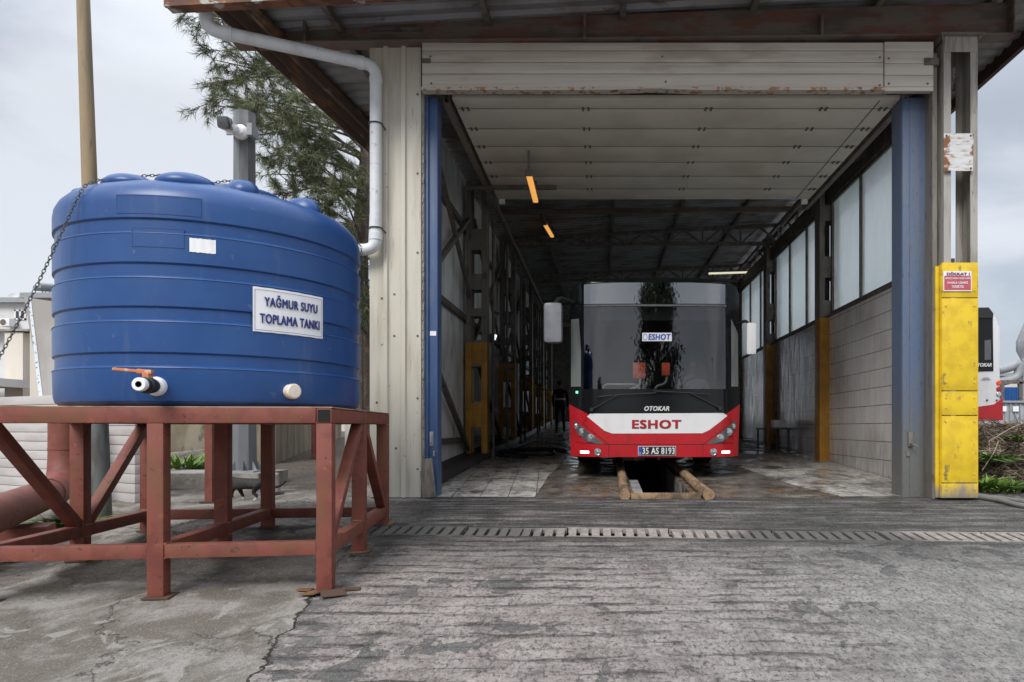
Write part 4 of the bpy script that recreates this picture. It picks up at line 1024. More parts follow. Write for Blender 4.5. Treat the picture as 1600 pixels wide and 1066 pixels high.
    for (a, b) in ((891, 907), (1144, 1157)):
        part('corner_window', PL([(a, 604), (b, 604), (b, 545 if a < 900 else 530), (b-3 if a < 900 else b, 497 if a < 900 else 520), (a, 497)]), pale, .004)
    part('screen_rail', PL([(912, 476.2), (1136, 476.2), (1136, 479), (912, 479)]), plain('grey trim', (.12, .12, .125), .35), .006, .004)
    # white panel, headlights, plate
    wp = part('white_panel', PL([(917, 651), (922, 646.5), (1130, 645.5), (1137, 650), (1108, 672), (1097, 677), (956, 677.5), (944, 673)]), M_bus_white, .005, .004)
    fn = lambda o: (lambda u, v: F(u, v, o))
    text('lettering', 'ESHOT', X(987), X(1064), Z(670), Z(656), fn(.0075), M_ink_red, wp, .09, 0, 1.14, local=True)
    text('maker_lettering', 'OTOKAR', X(1006), X(1045), Z(642.2), Z(634.8), fn(.010), plain('silver letters', (.62, .62, .62), .4), t, .07, .25, 1.05, local=True)
    hl = [(895.5, 656.5), (912.5, 669.5), (932, 685), (943.5, 694), (936, 694), (917.5, 691), (904.5, 681), (898, 672.5)]
    lamps = [(900.3, 667, 4.0), (909, 675.5, 6.0), (922.5, 684.6, 6.0)]
    for sgn in (0, 1):
        fl = lambda a: a if sgn == 0 else 2048-a
        pts = [(fl(a), b) for a, b in hl]
        h = part('headlight', PL(pts if sgn == 0 else pts[::-1]), M_lampglass, .006, .004, t, .06)
        for (a, b, r) in lamps:
            c = F(X(fl(a)), Z(b), .006); rr = r/106.7; m = MB(); A = Matrix.Rotation(PI/2, 4, 'X')
            m.lathe([(rr*1.05, 0), (rr, .010), (rr*.86, .012), (rr*.70, .004), (rr*.5, .006), (rr*.42, .014), (0, .016)], c, 24, A); m.build('lamp', M_chrome, h, True, local=True)
        a = fl(913); l = part('position_light', PL([(a-7, 705), (a+7, 705), (a+7, 709), (a-7, 709)]), M_ledw, .004, .006)
        c = F(X(fl(933.5)), Z(706.5), .002); rr = 5.6/106.7; m = MB(); m.lathe([(rr, 0), (rr, .012), (rr*.8, .014), (rr*.7, .004), (rr*.3, .006), (0, .012)], c, 24, Matrix.Rotation(PI/2, 4, 'X')); m.build('fog_lamp', M_chrome, t, True, local=True)
    m = MB()
    for (p, q) in (((900, 692), (951, 694.3)), ((951, 694.3), (1098, 694.3)), ((1098, 694.3), (1148, 692)), ((917, 654), (910, 662)), ((910, 662), (950, 694)), ((1137, 653), (1144, 660)), ((1144, 660), (1098, 694)), ((951, 694.5), (951, 715)), ((1098, 694.5), (1098, 715))):
        n = 6
        pts = [F(X(p[0]+(q[0]-p[0])*k/n), Z(p[1]+(q[1]-p[1])*k/n), .0005) for k in range(n+1)]; m.tube(pts, .0045, 5)
    m.build('panel_seam', plain('seam shadow gap', (.05, .01, .01), .7), t, local=True)
    pl = part('number_plate', PL([(996.5, 697), (1055.5, 697), (1055.5, 711.5), (996.5, 711.5)]), plain('plate rim', (.6, .6, .6), .4), .018, .014)
    m = MB(); clip(PL([(1001.8, 697.9), (1054.8, 697.9), (1054.8, 710.7), (1001.8, 710.7)]), 0, .0205, m); m.build('plate_face', plain('black plate face', (.012, .013, .016), .4), pl, local=True)
    m = MB(); clip(PL([(997.3, 697.9), (1001.7, 697.9), (1001.7, 710.7), (997.3, 710.7)]), 0, .0205, m); m.build('plate_band', plain('plate blue', (.03, .10, .50), .4), pl, local=True)
    text('plate_lettering', '35 AS 8193', X(1003.2), X(1053.5), Z(709.4), Z(699.2), fn(.0225), plain('plate white', (.75, .75, .75), .4), pl, .05, 0, 1.08, local=True)
    text('plate_country', 'TR', X(998.2), X(1001), Z(709.5), Z(707), fn(.0225), plain('plate country white', (.75, .75, .75), .4), pl, .02, local=True)
    cd = part('window_card', PL([(1003, 520.5), (1049, 520.5), (1049, 533.5), (1003, 533.5)]), M_white, .0055, .002)
    text('lettering', 'ESHOT', X(1012.5), X(1047.5), Z(531.8), Z(522.3), fn(.0075), plain('card blue', (.02, .08, .42), .4), cd, .08, .12, 1.1, local=True)
    m = MB(); m.tube([F(X(1007.5)+.03*math.cos(a), Z(527)+.045*math.sin(a), .0075) for a in [2*PI*k/14 for k in range(14)]], .006, 5, False, 0, True); m.build('emblem', plain('card light blue', (.25, .45, .7), .4), cd, local=True)
    # wipers
    for (a, b, c, d) in ((924, 640, 965, 618), (1124, 638, 1078, 615)):
        m = MB(); m.tube([F(X(a), Z(b), .03), F(X(c), Z(d), .05)], .011, 7); e = 1 if a < 1000 else -1
        m.tube([F(X(c)-e*.28, Z(d)-.02, .035), F(X(c), Z(d)+.005, .045), F(X(c)+e*.55, Z(d)+.035, .03)], .009, 6); m.tube([F(X(a), Z(b), .0), F(X(a), Z(b), .05)], .028, 10); m.build('wiper', M_black, t, local=True)
    m = MB(); c = F(X(901), Z(613), .004); m.box(c, (.04, .004, .035)); m.build('indicator', M_greenled, t, local=True)
    # mirrors
    m = MB(); mm = MB()
    a_ = MB(); a_.tube(arc_path([(-1.2, .25, 2.62), (-1.42, .02, 2.66), (-1.49, -.03, 2.5)], .12), .03, 8); a_.build('mirror_arm', M_black, t, True, local=True)
    m.box((-1.49, -.05, 2.28), (.27, .20, .58), None, 0, .06); m.build('mirror', weathered('grey mirror shell', (.26, .27, .30), [((.16, .165, .18), 4, (1, 1, 1), .45, .62, .6)], .35), t, True, 50, True)
    m = MB(); m.tube(arc_path([(1.2, .3, 2.3), (1.33, .05, 2.33), (1.385, .03, 2.2)], .08), .022, 8); m.build('mirror_arm', M_black, t, True, local=True)
    m = MB(); m.box((1.385, .03, 2.06), (.15, .13, .47), None, 0, .045); m.build('mirror', M_bus_white, t, True, 50, True)
    # wheels and underside
    for (y, x) in ((2.75, -1.08), (2.75, 1.08), (8.6, -1.02), (8.6, 1.02)):
        m = MB(); A = Matrix.Rotation(PI/2, 4, 'Y'); w = .15 if y < 5 else .22
        m.lathe([(.28, -w), (.44, -w), (.48, -w+.04), (.48, w-.04), (.44, w), (.28, w), (.28, -w)], (x, y, .485), 32, A); wh = m.build('wheel', M_black, t, True, 40, True)
        m = MB(); m.lathe([(0, w-.08), (.27, w-.06), (.29, w), (.29, -w), (.27, -w+.06), (0, -w+.08)], (x, y, .485), 24, A); m.build('rim', M_grey, wh, True, 40, True)
    m = MB(); m.span((-.9, .9, .30), (.9, 10.3, .34)); m.beam((-1.0, 2.75, .45), (1.0, 2.75, .45), .16, .16); m.tube([(-.25, .5, .28), (-.25, 2.6, .26)], .05, 8); m.tube([(.1, .6, .27), (.1, 3, .25)], .035, 8); m.span((-.45, 1.0, .2), (-.1, 1.5, .32)); m.span((.2, 1.2, .22), (.55, 1.8, .32)); m.build('undercarriage', M_dark, t, local=True)
    # inside, behind the screen
    for (a, b, c, d, y) in ((988.5, 1008, 570, 595, .78), (1033, 1046, 571, 591, .92)):
        k = (10+y)/10; cx = ((a+b)/2-VX)/FPX*(10+y)-.79; w = (b-a)/FPX*(10+y); zc = CAM_Z-((c+d)/2-668)/FPX*(10+y)-g(10); h = (d-c)/FPX*(10+y)
        m = MB(); m.box((cx, y, zc), (w, .07, h), None, 0, .015); v = m.build('fare_reader', M_orange, t, local=True)
        m = MB(); m.tube(arc_path([(cx+.02, y+.02, zc-h/2), (cx+.01, y+.02, zc-h/2-.12), (cx-.16, y+.05, zc-h/2-.17), (cx-.2, y+.1, .5)], .06), .018, 8); m.build('pole', plain('pale grab pole', (.5, .48, .4), .35), v, True, local=True)
    for k in range(5):
        for x in (-.7, .7):
            m = MB(); m.span((x-.36, 3.2+k*1.2, .9), (x+.36, 3.32+k*1.2, 1.75), 0, .04); m.build('passenger_seat', plain('blue grey seat', (.09, .10, .14), .9), t, local=True)
    m = MB(); m.tube(arc_path([(-.78, .95, 1.24), (-.76, .95, 1.42), (-.2, .95, 1.42), (-.18, .95, 1.24)], .08), .016, 8); m.build('grab_rail', plain('white grab rail', (.6, .6, .58), .35), t, True, local=True)
    # driver at the wheel
    def D(x, y, z, r): return (.79+.70+x, 10+1.2+y, g(10.0)+.05+z, r)
    vs = [D(0, .12, 1.02, (.17, .13)), D(0, .14, 1.25, (.16, .12)), D(0, .12, 1.46, (.19, .12)), D(0, .09, 1.58, .075), D(0, .06, 1.65, .055), D(0, .03, 1.73, (.075, .09)), D(0, .03, 1.82, (.076, .09)),
          D(-.21, .10, 1.48, .06), D(-.25, -.10, 1.26, .046), D(-.17, -.32, 1.35, .034), D(-.15, -.39, 1.37, .035), D(.21, .10, 1.48, .06), D(.25, -.10, 1.26, .046), D(.17, -.32, 1.35, .034), D(.15, -.39, 1.37, .035),
          D(-.12, -.05, .98, .09), D(-.13, -.34, .98, .065), D(-.13, -.40, .62, .05), D(.12, -.05, .98, .09), D(.13, -.34, .98, .065), D(.13, -.40, .62, .05), D(0, -.075, 1.74, .014)]
    es = [(0, 1), (1, 2), (2, 3), (3, 4), (4, 5), (5, 6), (2, 7), (7, 8), (8, 9), (9, 10), (2, 11), (11, 12), (12, 13), (13, 14), (0, 15), (15, 16), (16, 17), (0, 18), (18, 19), (19, 20), (5, 21)]
    for h, sx in ((10, -1), (14, 1)):
        for f in range(4):
            i = len(vs); vs.append(D(sx*(.15+.012*f-.02), -.425-.01*f, 1.375-.016*f, .009)); vs.append(D(sx*(.10+.012*f), -.45, 1.36-.018*f, .008)); es += [(h, i), (i, i+1)]
        i = len(vs); vs.append(D(sx*.125, -.40, 1.405, .010)); es.append((h, i))
    p = thing('person', 'driver in a grey shirt sitting at the wheel behind the bus windscreen', 'person', D(0, .12, .95, 0)[:3])
    zz = g(10.0)+.05
    skin('body', vs, es, [plain('grey shirt', (.20, .21, .24), .85), M_skin], p, 2, lambda q: 1 if q.z > zz+1.62 or (q.y < 10.92 and zz+1.2 < q.z and abs(q.x-1.49) < .24) else 0)
    m = MB(); m.lathe([(.092, 1.77), (.094, 1.83), (.08, 1.885), (.04, 1.91), (0, 1.915)], (1.49, 11.245, zz), 18); m.build('hair', M_hair, p, True)
    for s_ in (-1, 1):
        m = MB(); m.lathe([(0, .013), (.011, 0), (0, -.013)], (1.49+s_*.032, 11.143, zz+1.775), 8); m.build('eye', M_hair, p, True)
    return t
make_bus()

def make_rear_bus():
    Y = 13.7; k = Y/FPX
    base = g(Y)+.12
    t = thing('city_bus', 'white and red bus parked outdoors with its rear showing past the yellow column', 'bus', (6.75, Y, base))
    def P(px, py, o=0.): return Vector(((px-VX)*k, Y-o, CAM_Z-(py-VY)*k))
    xl_, xr = P(1567, 0).x-2.55, P(1567, 0).x
    ztop = P(0, 482).z
    m = MB(); out = [(xl_, .3+base), (xr, .3+base), (xr, ztop-.35), (xr-.10, ztop-.12), (xr-.3, ztop-.02), (xl_+.3, ztop-.02), (xl_+.1, ztop-.12), (xl_, ztop-.35)]
    rings = []
    for (y, sh) in ((Y+.0, .93), (Y+.05, .975), (Y+.2, 1.0), (Y+11, 1.0)):
        cx, cz = (xl_+xr)/2, (base+ztop)/2
        rings.append([m.bm.verts.new((cx+(x-cx)*sh, y, cz+(z-cz)*(sh if sh > .95 else .97))) for x, z in out])
    n = len(out)
    for a, b in zip(rings, rings[1:]):
        for i in range(n): m.bm.faces.new((a[i], a[(i+1) % n], b[(i+1) % n], b[i]))
    m.bm.faces.new(rings[0]); m.bm.faces.new(rings[-1])
    b = m.build('body', M_bus_white, t, True, 30)
    def pl(name, pts, mat, o, th=.012, par=t):
        m = MB(); m.prism(pts, lambda u, v, q: P(u, v, q), o, o+th); return m.build(name, mat, par)
    pl('rear_window', [(1400, 488), (1546, 488), (1551, 497), (1552, 580), (1530, 580.5), (1526, 584), (1400, 584)], M_gloss_black, .0)
    m = MB(); m.prism([(1410, 483), (1543, 481), (1550, 490), (1550, 497), (1410, 500)], lambda u, v, q: P(u, v, q), -.5, .05); m.build('roof_pod', M_black, t, True, 30)
    pl('clear_pane', [(1538, 532), (1548, 531), (1548, 562), (1538, 563)], M_lampglass, .013, .002)
    pl('skirt', [(1400, 642), (1519, 637), (1553, 632), (1566, 622), (1566.5, 657), (1400, 657)], M_bus_red, .002, .02)
    text('maker_lettering', 'OTOKAR', 1521, 1549, 573.2, 567.5, lambda u, v: P(u, v, .016), plain('white letters', (.7, .7, .7), .4), t, .08, .25)
    text('lettering', 'Ç', 1517.5, 1523.5, 614.5, 604.5, lambda u, v: P(u, v, .016), M_ink_red, t, .07)
    m = MB()
    for (a, b, c) in ((1536, 1545, 590.2), (1533.5, 1547.5, 592.6)): m.prism([(a, c), (b, c), (b, c+1.1), (a, c+1.1)], lambda u, v, q: P(u, v, q), .013, .016)
    m.build('model_mark', M_grey, t)
    for (py, c) in ((598.5, M_orange), (608, M_bus_red), (616.3, M_chrome)):
        m = MB(); m.lathe([(.05, 0), (.05, .012), (.04, .02), (0, .022)], P(1560.5, py, .0), 16, Matrix.Rotation(PI/2, 4, 'X')); m.build('tail_light', c, t, True)
    for x in (1542, 1557): 
        m = MB(); m.lathe([(.018, 0), (.018, .01), (0, .012)], P(x, 625.5, .01), 10, Matrix.Rotation(PI/2, 4, 'X')); m.build('socket', M_black, t)
    for x in (xl_+.25, xr-.25):
        m = MB(); m.lathe([(.2, -.15), (.44, -.15), (.48, -.1), (.48, .1), (.44, .15), (.2, .15)], (x, Y+2.6, base+.36), 24, Matrix.Rotation(PI/2, 4, 'Y')); m.build('wheel', M_black, t, True)
make_rear_bus()
# ------------------------------------------------------------------ things inside the shed
def make_lamps():
    def lamp(p, q, mat, label, post=None):
        p, q = Vector(p), Vector(q); t = thing('fluorescent_lamp', label, 'lamp', (p+q)/2, 'fluorescent lamps under the shed roof')
        m = MB(); m.beam(p, q, .085, .05, (0, 0, 1), 0, .02); m.build('diffuser', mat, t)
        d = (q-p).normalized(); m = MB(); m.beam(p-d*.02+Vector((0, 0, .045)), q+d*.02+Vector((0, 0, .045)), .09, .04); 
        for e in (p, q): m.beam(e-d*.03, e+d*.01, .095, .06, (0, 0, 1))
        m.build('housing', M_dark, t)
        if post:
            m = MB(); m.beam(p+Vector((0, 0, .06)), p+Vector((0, 0, post)), .03, .03); m.beam(q+Vector((0, 0, .06)), q+Vector((0, 0, post)), .03, .03); m.build('hanger', M_dark, t)
    y0, y1 = 10.35, 11.9
    lamp(at(826, 272, 9.7), at(837, 315, 11.1), M_tube, 'amber fluorescent lamp below the parked overhead door, nearer of the two amber ones', .33)
    lamp(at(851, 350, 15.4), at(863, 370, 16.6), M_tube, 'amber fluorescent lamp under the dark roof, farther in than the other amber one', .4)
    lamp(at(1106, 427.5, 20.4), at(1170, 425.5, 20.6), M_tube2, 'pale fluorescent lamp lying crosswise above the bus near the windows', .3)
    t = thing('wall_lamp', 'small lit white wall lamp on the left shed wall beside an ochre column', 'lamp', at(773, 527, 15.6))
    m = MB(); c = at(773, 527, 15.6); m.beam(c+Vector((-.02, 0, -.055)), c+Vector((.02, 0, .055)), .045, .06); m.build('diffuser', emit('lit white lamp', (.9, 1, .98), .9), t)
    m = MB(); m.beam(c+Vector((-.10, 0, 0)), c+Vector((-.05, 0, 0)), .10, .16, (0, 0, 1)); m.beam(c+Vector((-.32, 0, -.02)), c+Vector((-.09, 0, 0)), .03, .03); m.build('housing', M_dark, t)
make_lamps()

def make_pit_timber():
    def log(a, b, r, label):
        a, b = Vector(a), Vector(b); n = 10; rnd = random.Random(int(r*1e4)); pts = []
        for k in range(n+1):
            p = a.lerp(b, k/n); pts.append(p+Vector((rnd.uniform(-.008, .008), 0, rnd.uniform(-.004, .004))))
        m = MB(); m.tube(pts, [r*(1+rnd.uniform(-.05, .05)) for _ in pts], 14); o = m.build('timber_log', M_wood, None, True, 50); tag(o, label, 'log', 'logs edging the inspection pit'); return o
    log((.285, 8.12, g(8.12)+.05), (.33, 16.0, g(16)+.06), .064, 'long round timber log along the left edge of the pit, under the white end of the bus lettering E')
    log((1.27, 8.10, g(8.10)+.055), (1.17, 16.0, g(16)+.06), .068, 'long round timber log along the right edge of the pit, slanting towards the column')
    COL.objects['timber_log']['label'] = 'left of the two long round timber logs flanking the dark inspection pit'
    COL.objects['timber_log.001']['label'] = 'right of the two long round timber logs flanking the dark inspection pit'
    m = MB(); m.box((.77, 8.19, g(8.19)+.03), (.84, .10, .07), None, 0, .01); tag(m.build('timber_beam', M_wood), 'short squared timber lying across the near end of the inspection pit', 'timber')
    m = MB(); m.tube(arc_path([(.40, 8.40, .015), (.75, 8.44, -.035), (1.15, 8.38, .03)], .2), .008, 6); tag(m.build('cable', plain('pale cable', (.4, .38, .34), .6), None, True), 'thin pale cable sagging across the pit behind the squared timber', 'cable')
    # bricks of light inside the pit
    m = MB(); m.span((.415, 8.6, -1.3), (.56, 10.6, -.02), 0, .01); m.build('', M_dark) if False else m.bm.free()
make_pit_timber()

def make_small():
    m = MB(); m.beam((-2.06, 8.17, .01), (-2.125, 8.235, .47), .16, .03, (0, -1, .1), 0, .004); tag(m.build('leaning_plank', M_plank), 'short grey wooden plank leaning between the cream pier and the blue jamb', 'plank')
    # hose in loops
    m = MB(); pts = []
    for k in range(90):
        a = k/89*2*PI*1.75; y = 14.6+.9*math.sin(a)+.25*math.sin(a*.5); x = -1.45+.6*math.cos(a)+.18*math.sin(a*1.7); pts.append(Vector((x, y, g(y)+.03)))
    pts += [Vector((-2.1+.1*k*.3, 15+k*.5, g(15+k*.5)+.03)) for k in range(8)]
    m.tube(pts, .028, 8); tag(m.build('hose', M_black, None, True), 'black rubber hose lying in loops on the bay floor beside the bus', 'hose')
    # bench by the tiled wall
    t = thing('bench', 'low dark bench standing by the tiled wall near the bus', 'bench', (4.0, 15.6, g(15.6)))
    z = g(15.6)
    m = MB(); m.span((3.68, 15.2, z+.47), (4.22, 16.3, z+.51), 0, .006); m.build('seat', M_dark, t)
    for x in (3.72, 4.18):
        for y in (15.25, 16.25): m = MB(); m.span((x-.02, y-.02, g(y)+.008), (x+.02, y+.02, z+.468)); m.build('leg', M_dark, t)
    m = MB(); m.box((4.02, 15.5, z+.60), (.30, .2, .17), None, 0, .01); tag(m.build('storage_box', M_white), 'small white box standing on the dark bench', 'box')
    # warning sign and rusty plate on the column
    Y = 8.02
    t = thing('warning_sign', 'white and red warning sign fixed to the yellow column guard', 'sign', at(1496, 440, Y))
    def P(px, py, o=0.): v = at(px, py, Y); v.y -= o; return v
    m = MB(); m.prism([(1474, 424), (1518, 424), (1518, 455), (1474, 455)], lambda u, v, q: P(u, v, q), -.004, .004); m.build('board', M_white, t)
    m = MB(); m.prism([(1475.3, 431), (1516.8, 431), (1516.8, 453.4), (1475.3, 453.4)], lambda u, v, q: P(u, v, q), .004, .006); m.build('red_field', plain('faded red', (.50, .085, .12), .5), t)
    fn = lambda u, v: P(u, v, .008)
    text('lettering', 'DİKKAT !', 1479, 1515, 430.2, 424.9, fn, plain('sign purple', (.20, .03, .12), .5), t, .07)
    wm = plain('sign white ink', (.8, .78, .78), .5)
    for (s_, a, b, c) in (('ARAÇLARIN GERİ GERİ', 1476.5, 1516, 437.3), ('KANALA GİRMESİ', 1480, 1512, 443.8), ('YASAKTIR.', 1486, 1506, 450.4)):
        text('lettering', s_, a, b, c, c-4.6, fn, wm, t, .025)
    Y2 = 8.03; t = thing('cover_plate', 'small rust-streaked white steel plate fixed high across the pale column', 'plate', at(1498, 238, Y2))
    def rp():
        s = G('rust streaked white plate'); X, Yy, Z = s.sep(); n = s.nz(6, (1, 1, 5), 6, .6)
        e = s.rng(s.ma('ADD', s.nz(9), s.ma('MULTIPLY', s.ma('ABSOLUTE', s.ma('SUBTRACT', X, 4.2)), 1.8)), .72, .84)
        c = s.mix(s.rng(n, .40, .64), (.62, .63, .64), (.50, .50, .49)); c = s.mix(s.rng(n, .56, .66, 0, .95), c, (.33, .13, .035)); c = s.mix(e, c, (.22, .085, .03)); return s.fin(c, .6)
    m = MB(); m.prism([(1475, 208.5), (1521.5, 208.5), (1520.5, 267), (1475, 267)], lambda u, v, q: at(u, v, Y2-q), 0, .012); m.build('plate', rp(), t)
    m = MB()
    for (a, b) in ((1479, 212), (1517, 212), (1479, 263), (1517, 263)): m.lathe([(0, -.006), (.012, -.004), (.012, .0)], at(a, b, Y2-.0125), 8, Matrix.Rotation(-PI/2, 4, 'X'))
    m.build('screw', M_rust, t)
    # hose scraps at the foot of the column
    m = MB(); m.tube(arc_path([(4.42, 8.22, g(8.22)+.03), (4.6, 7.95, g(7.95)+.035), (4.66, 7.6, g(7.6)+.03), (4.9, 7.45, g(7.45)+.03)], .12), .03, 8); m.tube(arc_path([(4.5, 8.3, g(8.3)+.03), (4.78, 7.95, g(7.95)+.03), (4.9, 7.65, g(7.65)+.03)], .12), .025, 8)
    tag(m.build('old_hose', plain('grey old hose', (.16, .155, .145), .7), None, True), 'grey old hose ends lying on the concrete at the foot of the yellow column', 'hose')
make_small()

def make_clutter():
    # wash pipes standing along the left wall
    rnd = random.Random(11)
    for k, y in enumerate((13.3, 15.2, 17.6, 19.2, 21.8, 23.7, 26.2)):
        t = thing('wash_pipe', ('thin dark upright wash pipe clipped along the left shed wall'), 'pipe', (-2.12, y, g(y)+.15), 'wash pipes along the left shed wall')
        m = MB(); x = -2.12+rnd.uniform(-.05, .08); m.tube([(x, y, g(y)), (x, y, 4.9)], .03, 8); m.build('pipe', M_dark, t)
        for z in (1.2, 2.2, 3.1):
            m = MB(); m.beam((x, y, z+rnd.uniform(-.1, .1)), (x+.16, y-.03, z-.04), .04, .05); m.build('nozzle', M_dark, t)
make_clutter()

def make_person():
    Y = 23.0; c = at(875, 600, Y); x0, z0 = c.x, g(Y)+.004
    S = 1.76/1.75
    def V(x, y, z, r): return (x0+x*S, Y+y*S, z0+z*S, r*S if not isinstance(r, tuple) else (r[0]*S, r[1]*S))
    vs = [V(0, 0, .95, (.155, .12)), V(0, 0, 1.12, (.14, .11)), V(0, -.01, 1.32, (.17, .115)), V(0, 0, 1.45, (.10, .08)), V(0, -.01, 1.52, .055), V(0, -.02, 1.60, (.075, .09)), V(0, -.02, 1.69, (.078, .092)),
          V(-.10, 0, .88, .095), V(-.11, -.03, .50, .062), V(-.11, .02, .09, .042), V(-.12, -.10, .035, .035),
          V(.10, 0, .88, .095), V(.12, .03, .50, .062), V(.13, .10, .09, .042), V(.14, -.02, .035, .035),
          V(-.19, 0, 1.42, .062), V(-.24, .02, 1.14, .046), V(-.22, -.10, .90, .034), V(-.21, -.14, .83, (.038, .02)),
          V(.19, 0, 1.42, .062), V(.25, .04, 1.14, .046), V(.26, -.04, .88, .034), V(.26, -.07, .81, (.038, .02))]
    es = [(0, 1), (1, 2), (2, 3), (3, 4), (4, 5), (5, 6), (0, 7), (7, 8), (8, 9), (9, 10), (0, 11), (11, 12), (12, 13), (13, 14), (2, 15), (15, 16), (16, 17), (17, 18), (2, 19), (19, 20), (20, 21), (21, 22)]
    for h, sx in ((18, -1), (22, 1)):
        hx, hy, hz = ((-.21, -.14, .83), (.26, -.07, .81))[h == 22]
        for f, (dx, dy, l) in enumerate(((.0, -.03, .075), (.0, -.012, .085), (.0, .006, .08), (.0, .022, .06))):
            i = len(vs); vs.append(V(hx+dx, hy+dy, hz-.05, .009)); vs.append(V(hx+dx-.008*sx, hy+dy-.012, hz-.05-l*.7, .008)); es += [(h, i), (i, i+1)]
        i = len(vs); vs.append(V(hx-.01*sx, hy-.045, hz-.03, .010)); vs.append(V(hx-.012*sx, hy-.06, hz-.065, .009)); es += [(h, i), (i, i+1)]
    # nose and ears
    for (dx, dy, dz) in ((0, -.115, 1.62), (-.085, -.02, 1.62), (.085, -.02, 1.62)):
        i = len(vs); vs.append(V(dx, dy, dz, .014)); es.append((5, i))
    def mf(p):
        z = (p.z-z0)/S; return 1 if z > 1.49 or (z < .86 and abs((p.x-x0)/S) > .17) else 0
    t = thing('person', 'person in dark work clothes with a pale waist band walking beside the bus', 'person', (x0, Y, z0))
    skin('body', vs, es, [M_cloth, M_skin], t, 2, mf)
    m = MB(); m.lathe([(.100, 1.61), (.104, 1.68), (.09, 1.745), (.05, 1.778), (0, 1.785)], (0, 0, 0), 20, Matrix.Translation(Vector((x0, Y-.012, z0))) @ Matrix.Scale(.92, 4, Vector((1, 0, 0)))); m.build('hair', M_hair, t, True)
    m = MB(); m.lathe([(.172, 1.10), (.175, 1.115), (.175, 1.15), (.172, 1.165)], (0, 0, 0), 24, Matrix.Translation(Vector((x0, Y, z0))) @ Matrix.Scale(.84, 4, Vector((0, 1, 0)))); m.build('reflective_band', plain('reflective band', (.6, .6, .6), .4), t, True)
    for s_ in (-1, 1):
        m = MB(); m.lathe([(0, .014), (.012, .006), (.012, -.006), (0, -.014)], (x0+s_*.032, Y-.108, z0+1.655), 8); m.build('eye', M_hair, t, True)
make_person()

def make_cat():
    Y = 8.0; k = Y/FPX; c = at(388, 782, Y); x0, z0 = c.x, g(Y)+.006
    # local x to the right (tail), the cat walks to the left
    def V(x, y, z, r): return (x0+x, Y+y, z0+z, r)
    vs = [V(0.10, 0, .215, .066), V(.0, 0, .205, .070), V(-.13, 0, .215, .062), V(-.21, 0, .235, .042), V(-.275, -.005, .265, .040), V(-.32, -.01, .255, .028), V(-.345, -.01, .248, .016),
          V(.165, 0, .215, .045), V(.26, .0, .165, .020), V(.34, .01, .165, .017), V(.40, .015, .20, .016), V(.425, .02, .235, .012),
          V(-.165, -.04, .15, .030), V(-.175, -.04, .085, .020), V(-.165, -.045, .022, .017), V(-.185, -.045, .012, .016),
          V(-.13, .04, .15, .030), V(-.10, .04, .085, .020), V(-.075, .045, .022, .017), V(-.095, .045, .012, .016),
          V(.12, -.045, .155, .042), V(.075, -.045, .105, .026), V(.125, -.045, .06, .016), V(.105, -.045, .018, .016), V(.08, -.045, .012, .016),
          V(.15, .045, .155, .042), V(.135, .045, .105, .026), V(.20, .045, .065, .016), V(.205, .045, .018, .016), V(.18, .045, .012, .016),
          V(-.265, -.03, .315, .010), V(-.265, .025, .315, .010)]
    es = [(0, 1), (1, 2), (2, 3), (3, 4), (4, 5), (5, 6), (0, 7), (7, 8), (8, 9), (9, 10), (10, 11), (2, 12), (12, 13), (13, 14), (14, 15), (2, 16), (16, 17), (17, 18), (18, 19), (0, 20), (20, 21), (21, 22), (22, 23), (23, 24), (0, 25), (25, 26), (26, 27), (27, 28), (28, 29), (4, 30), (4, 31)]
    t = thing('cat', 'black cat with white paws and a white hind leg walking behind the red steel stand', 'cat', (x0, Y, z0))
    def mf(p):
        x, z = p.x-x0, p.z-z0
        if z < .045: return 1
        if x > .10 and z < .17 and x < .24 and p.y > Y: return 1
        return 0
    skin('body', vs, es, [M_fur, M_furw], t, 2, mf)
    for s_ in (-1, 1):
        m = MB(); m.lathe([(0, .006), (.006, 0), (0, -.006)], (x0-.318, Y-.01+s_*.018, z0+.268), 8); m.build('eye', plain('cat eye', (.5, .45, .1), .2), t, True)
make_cat()

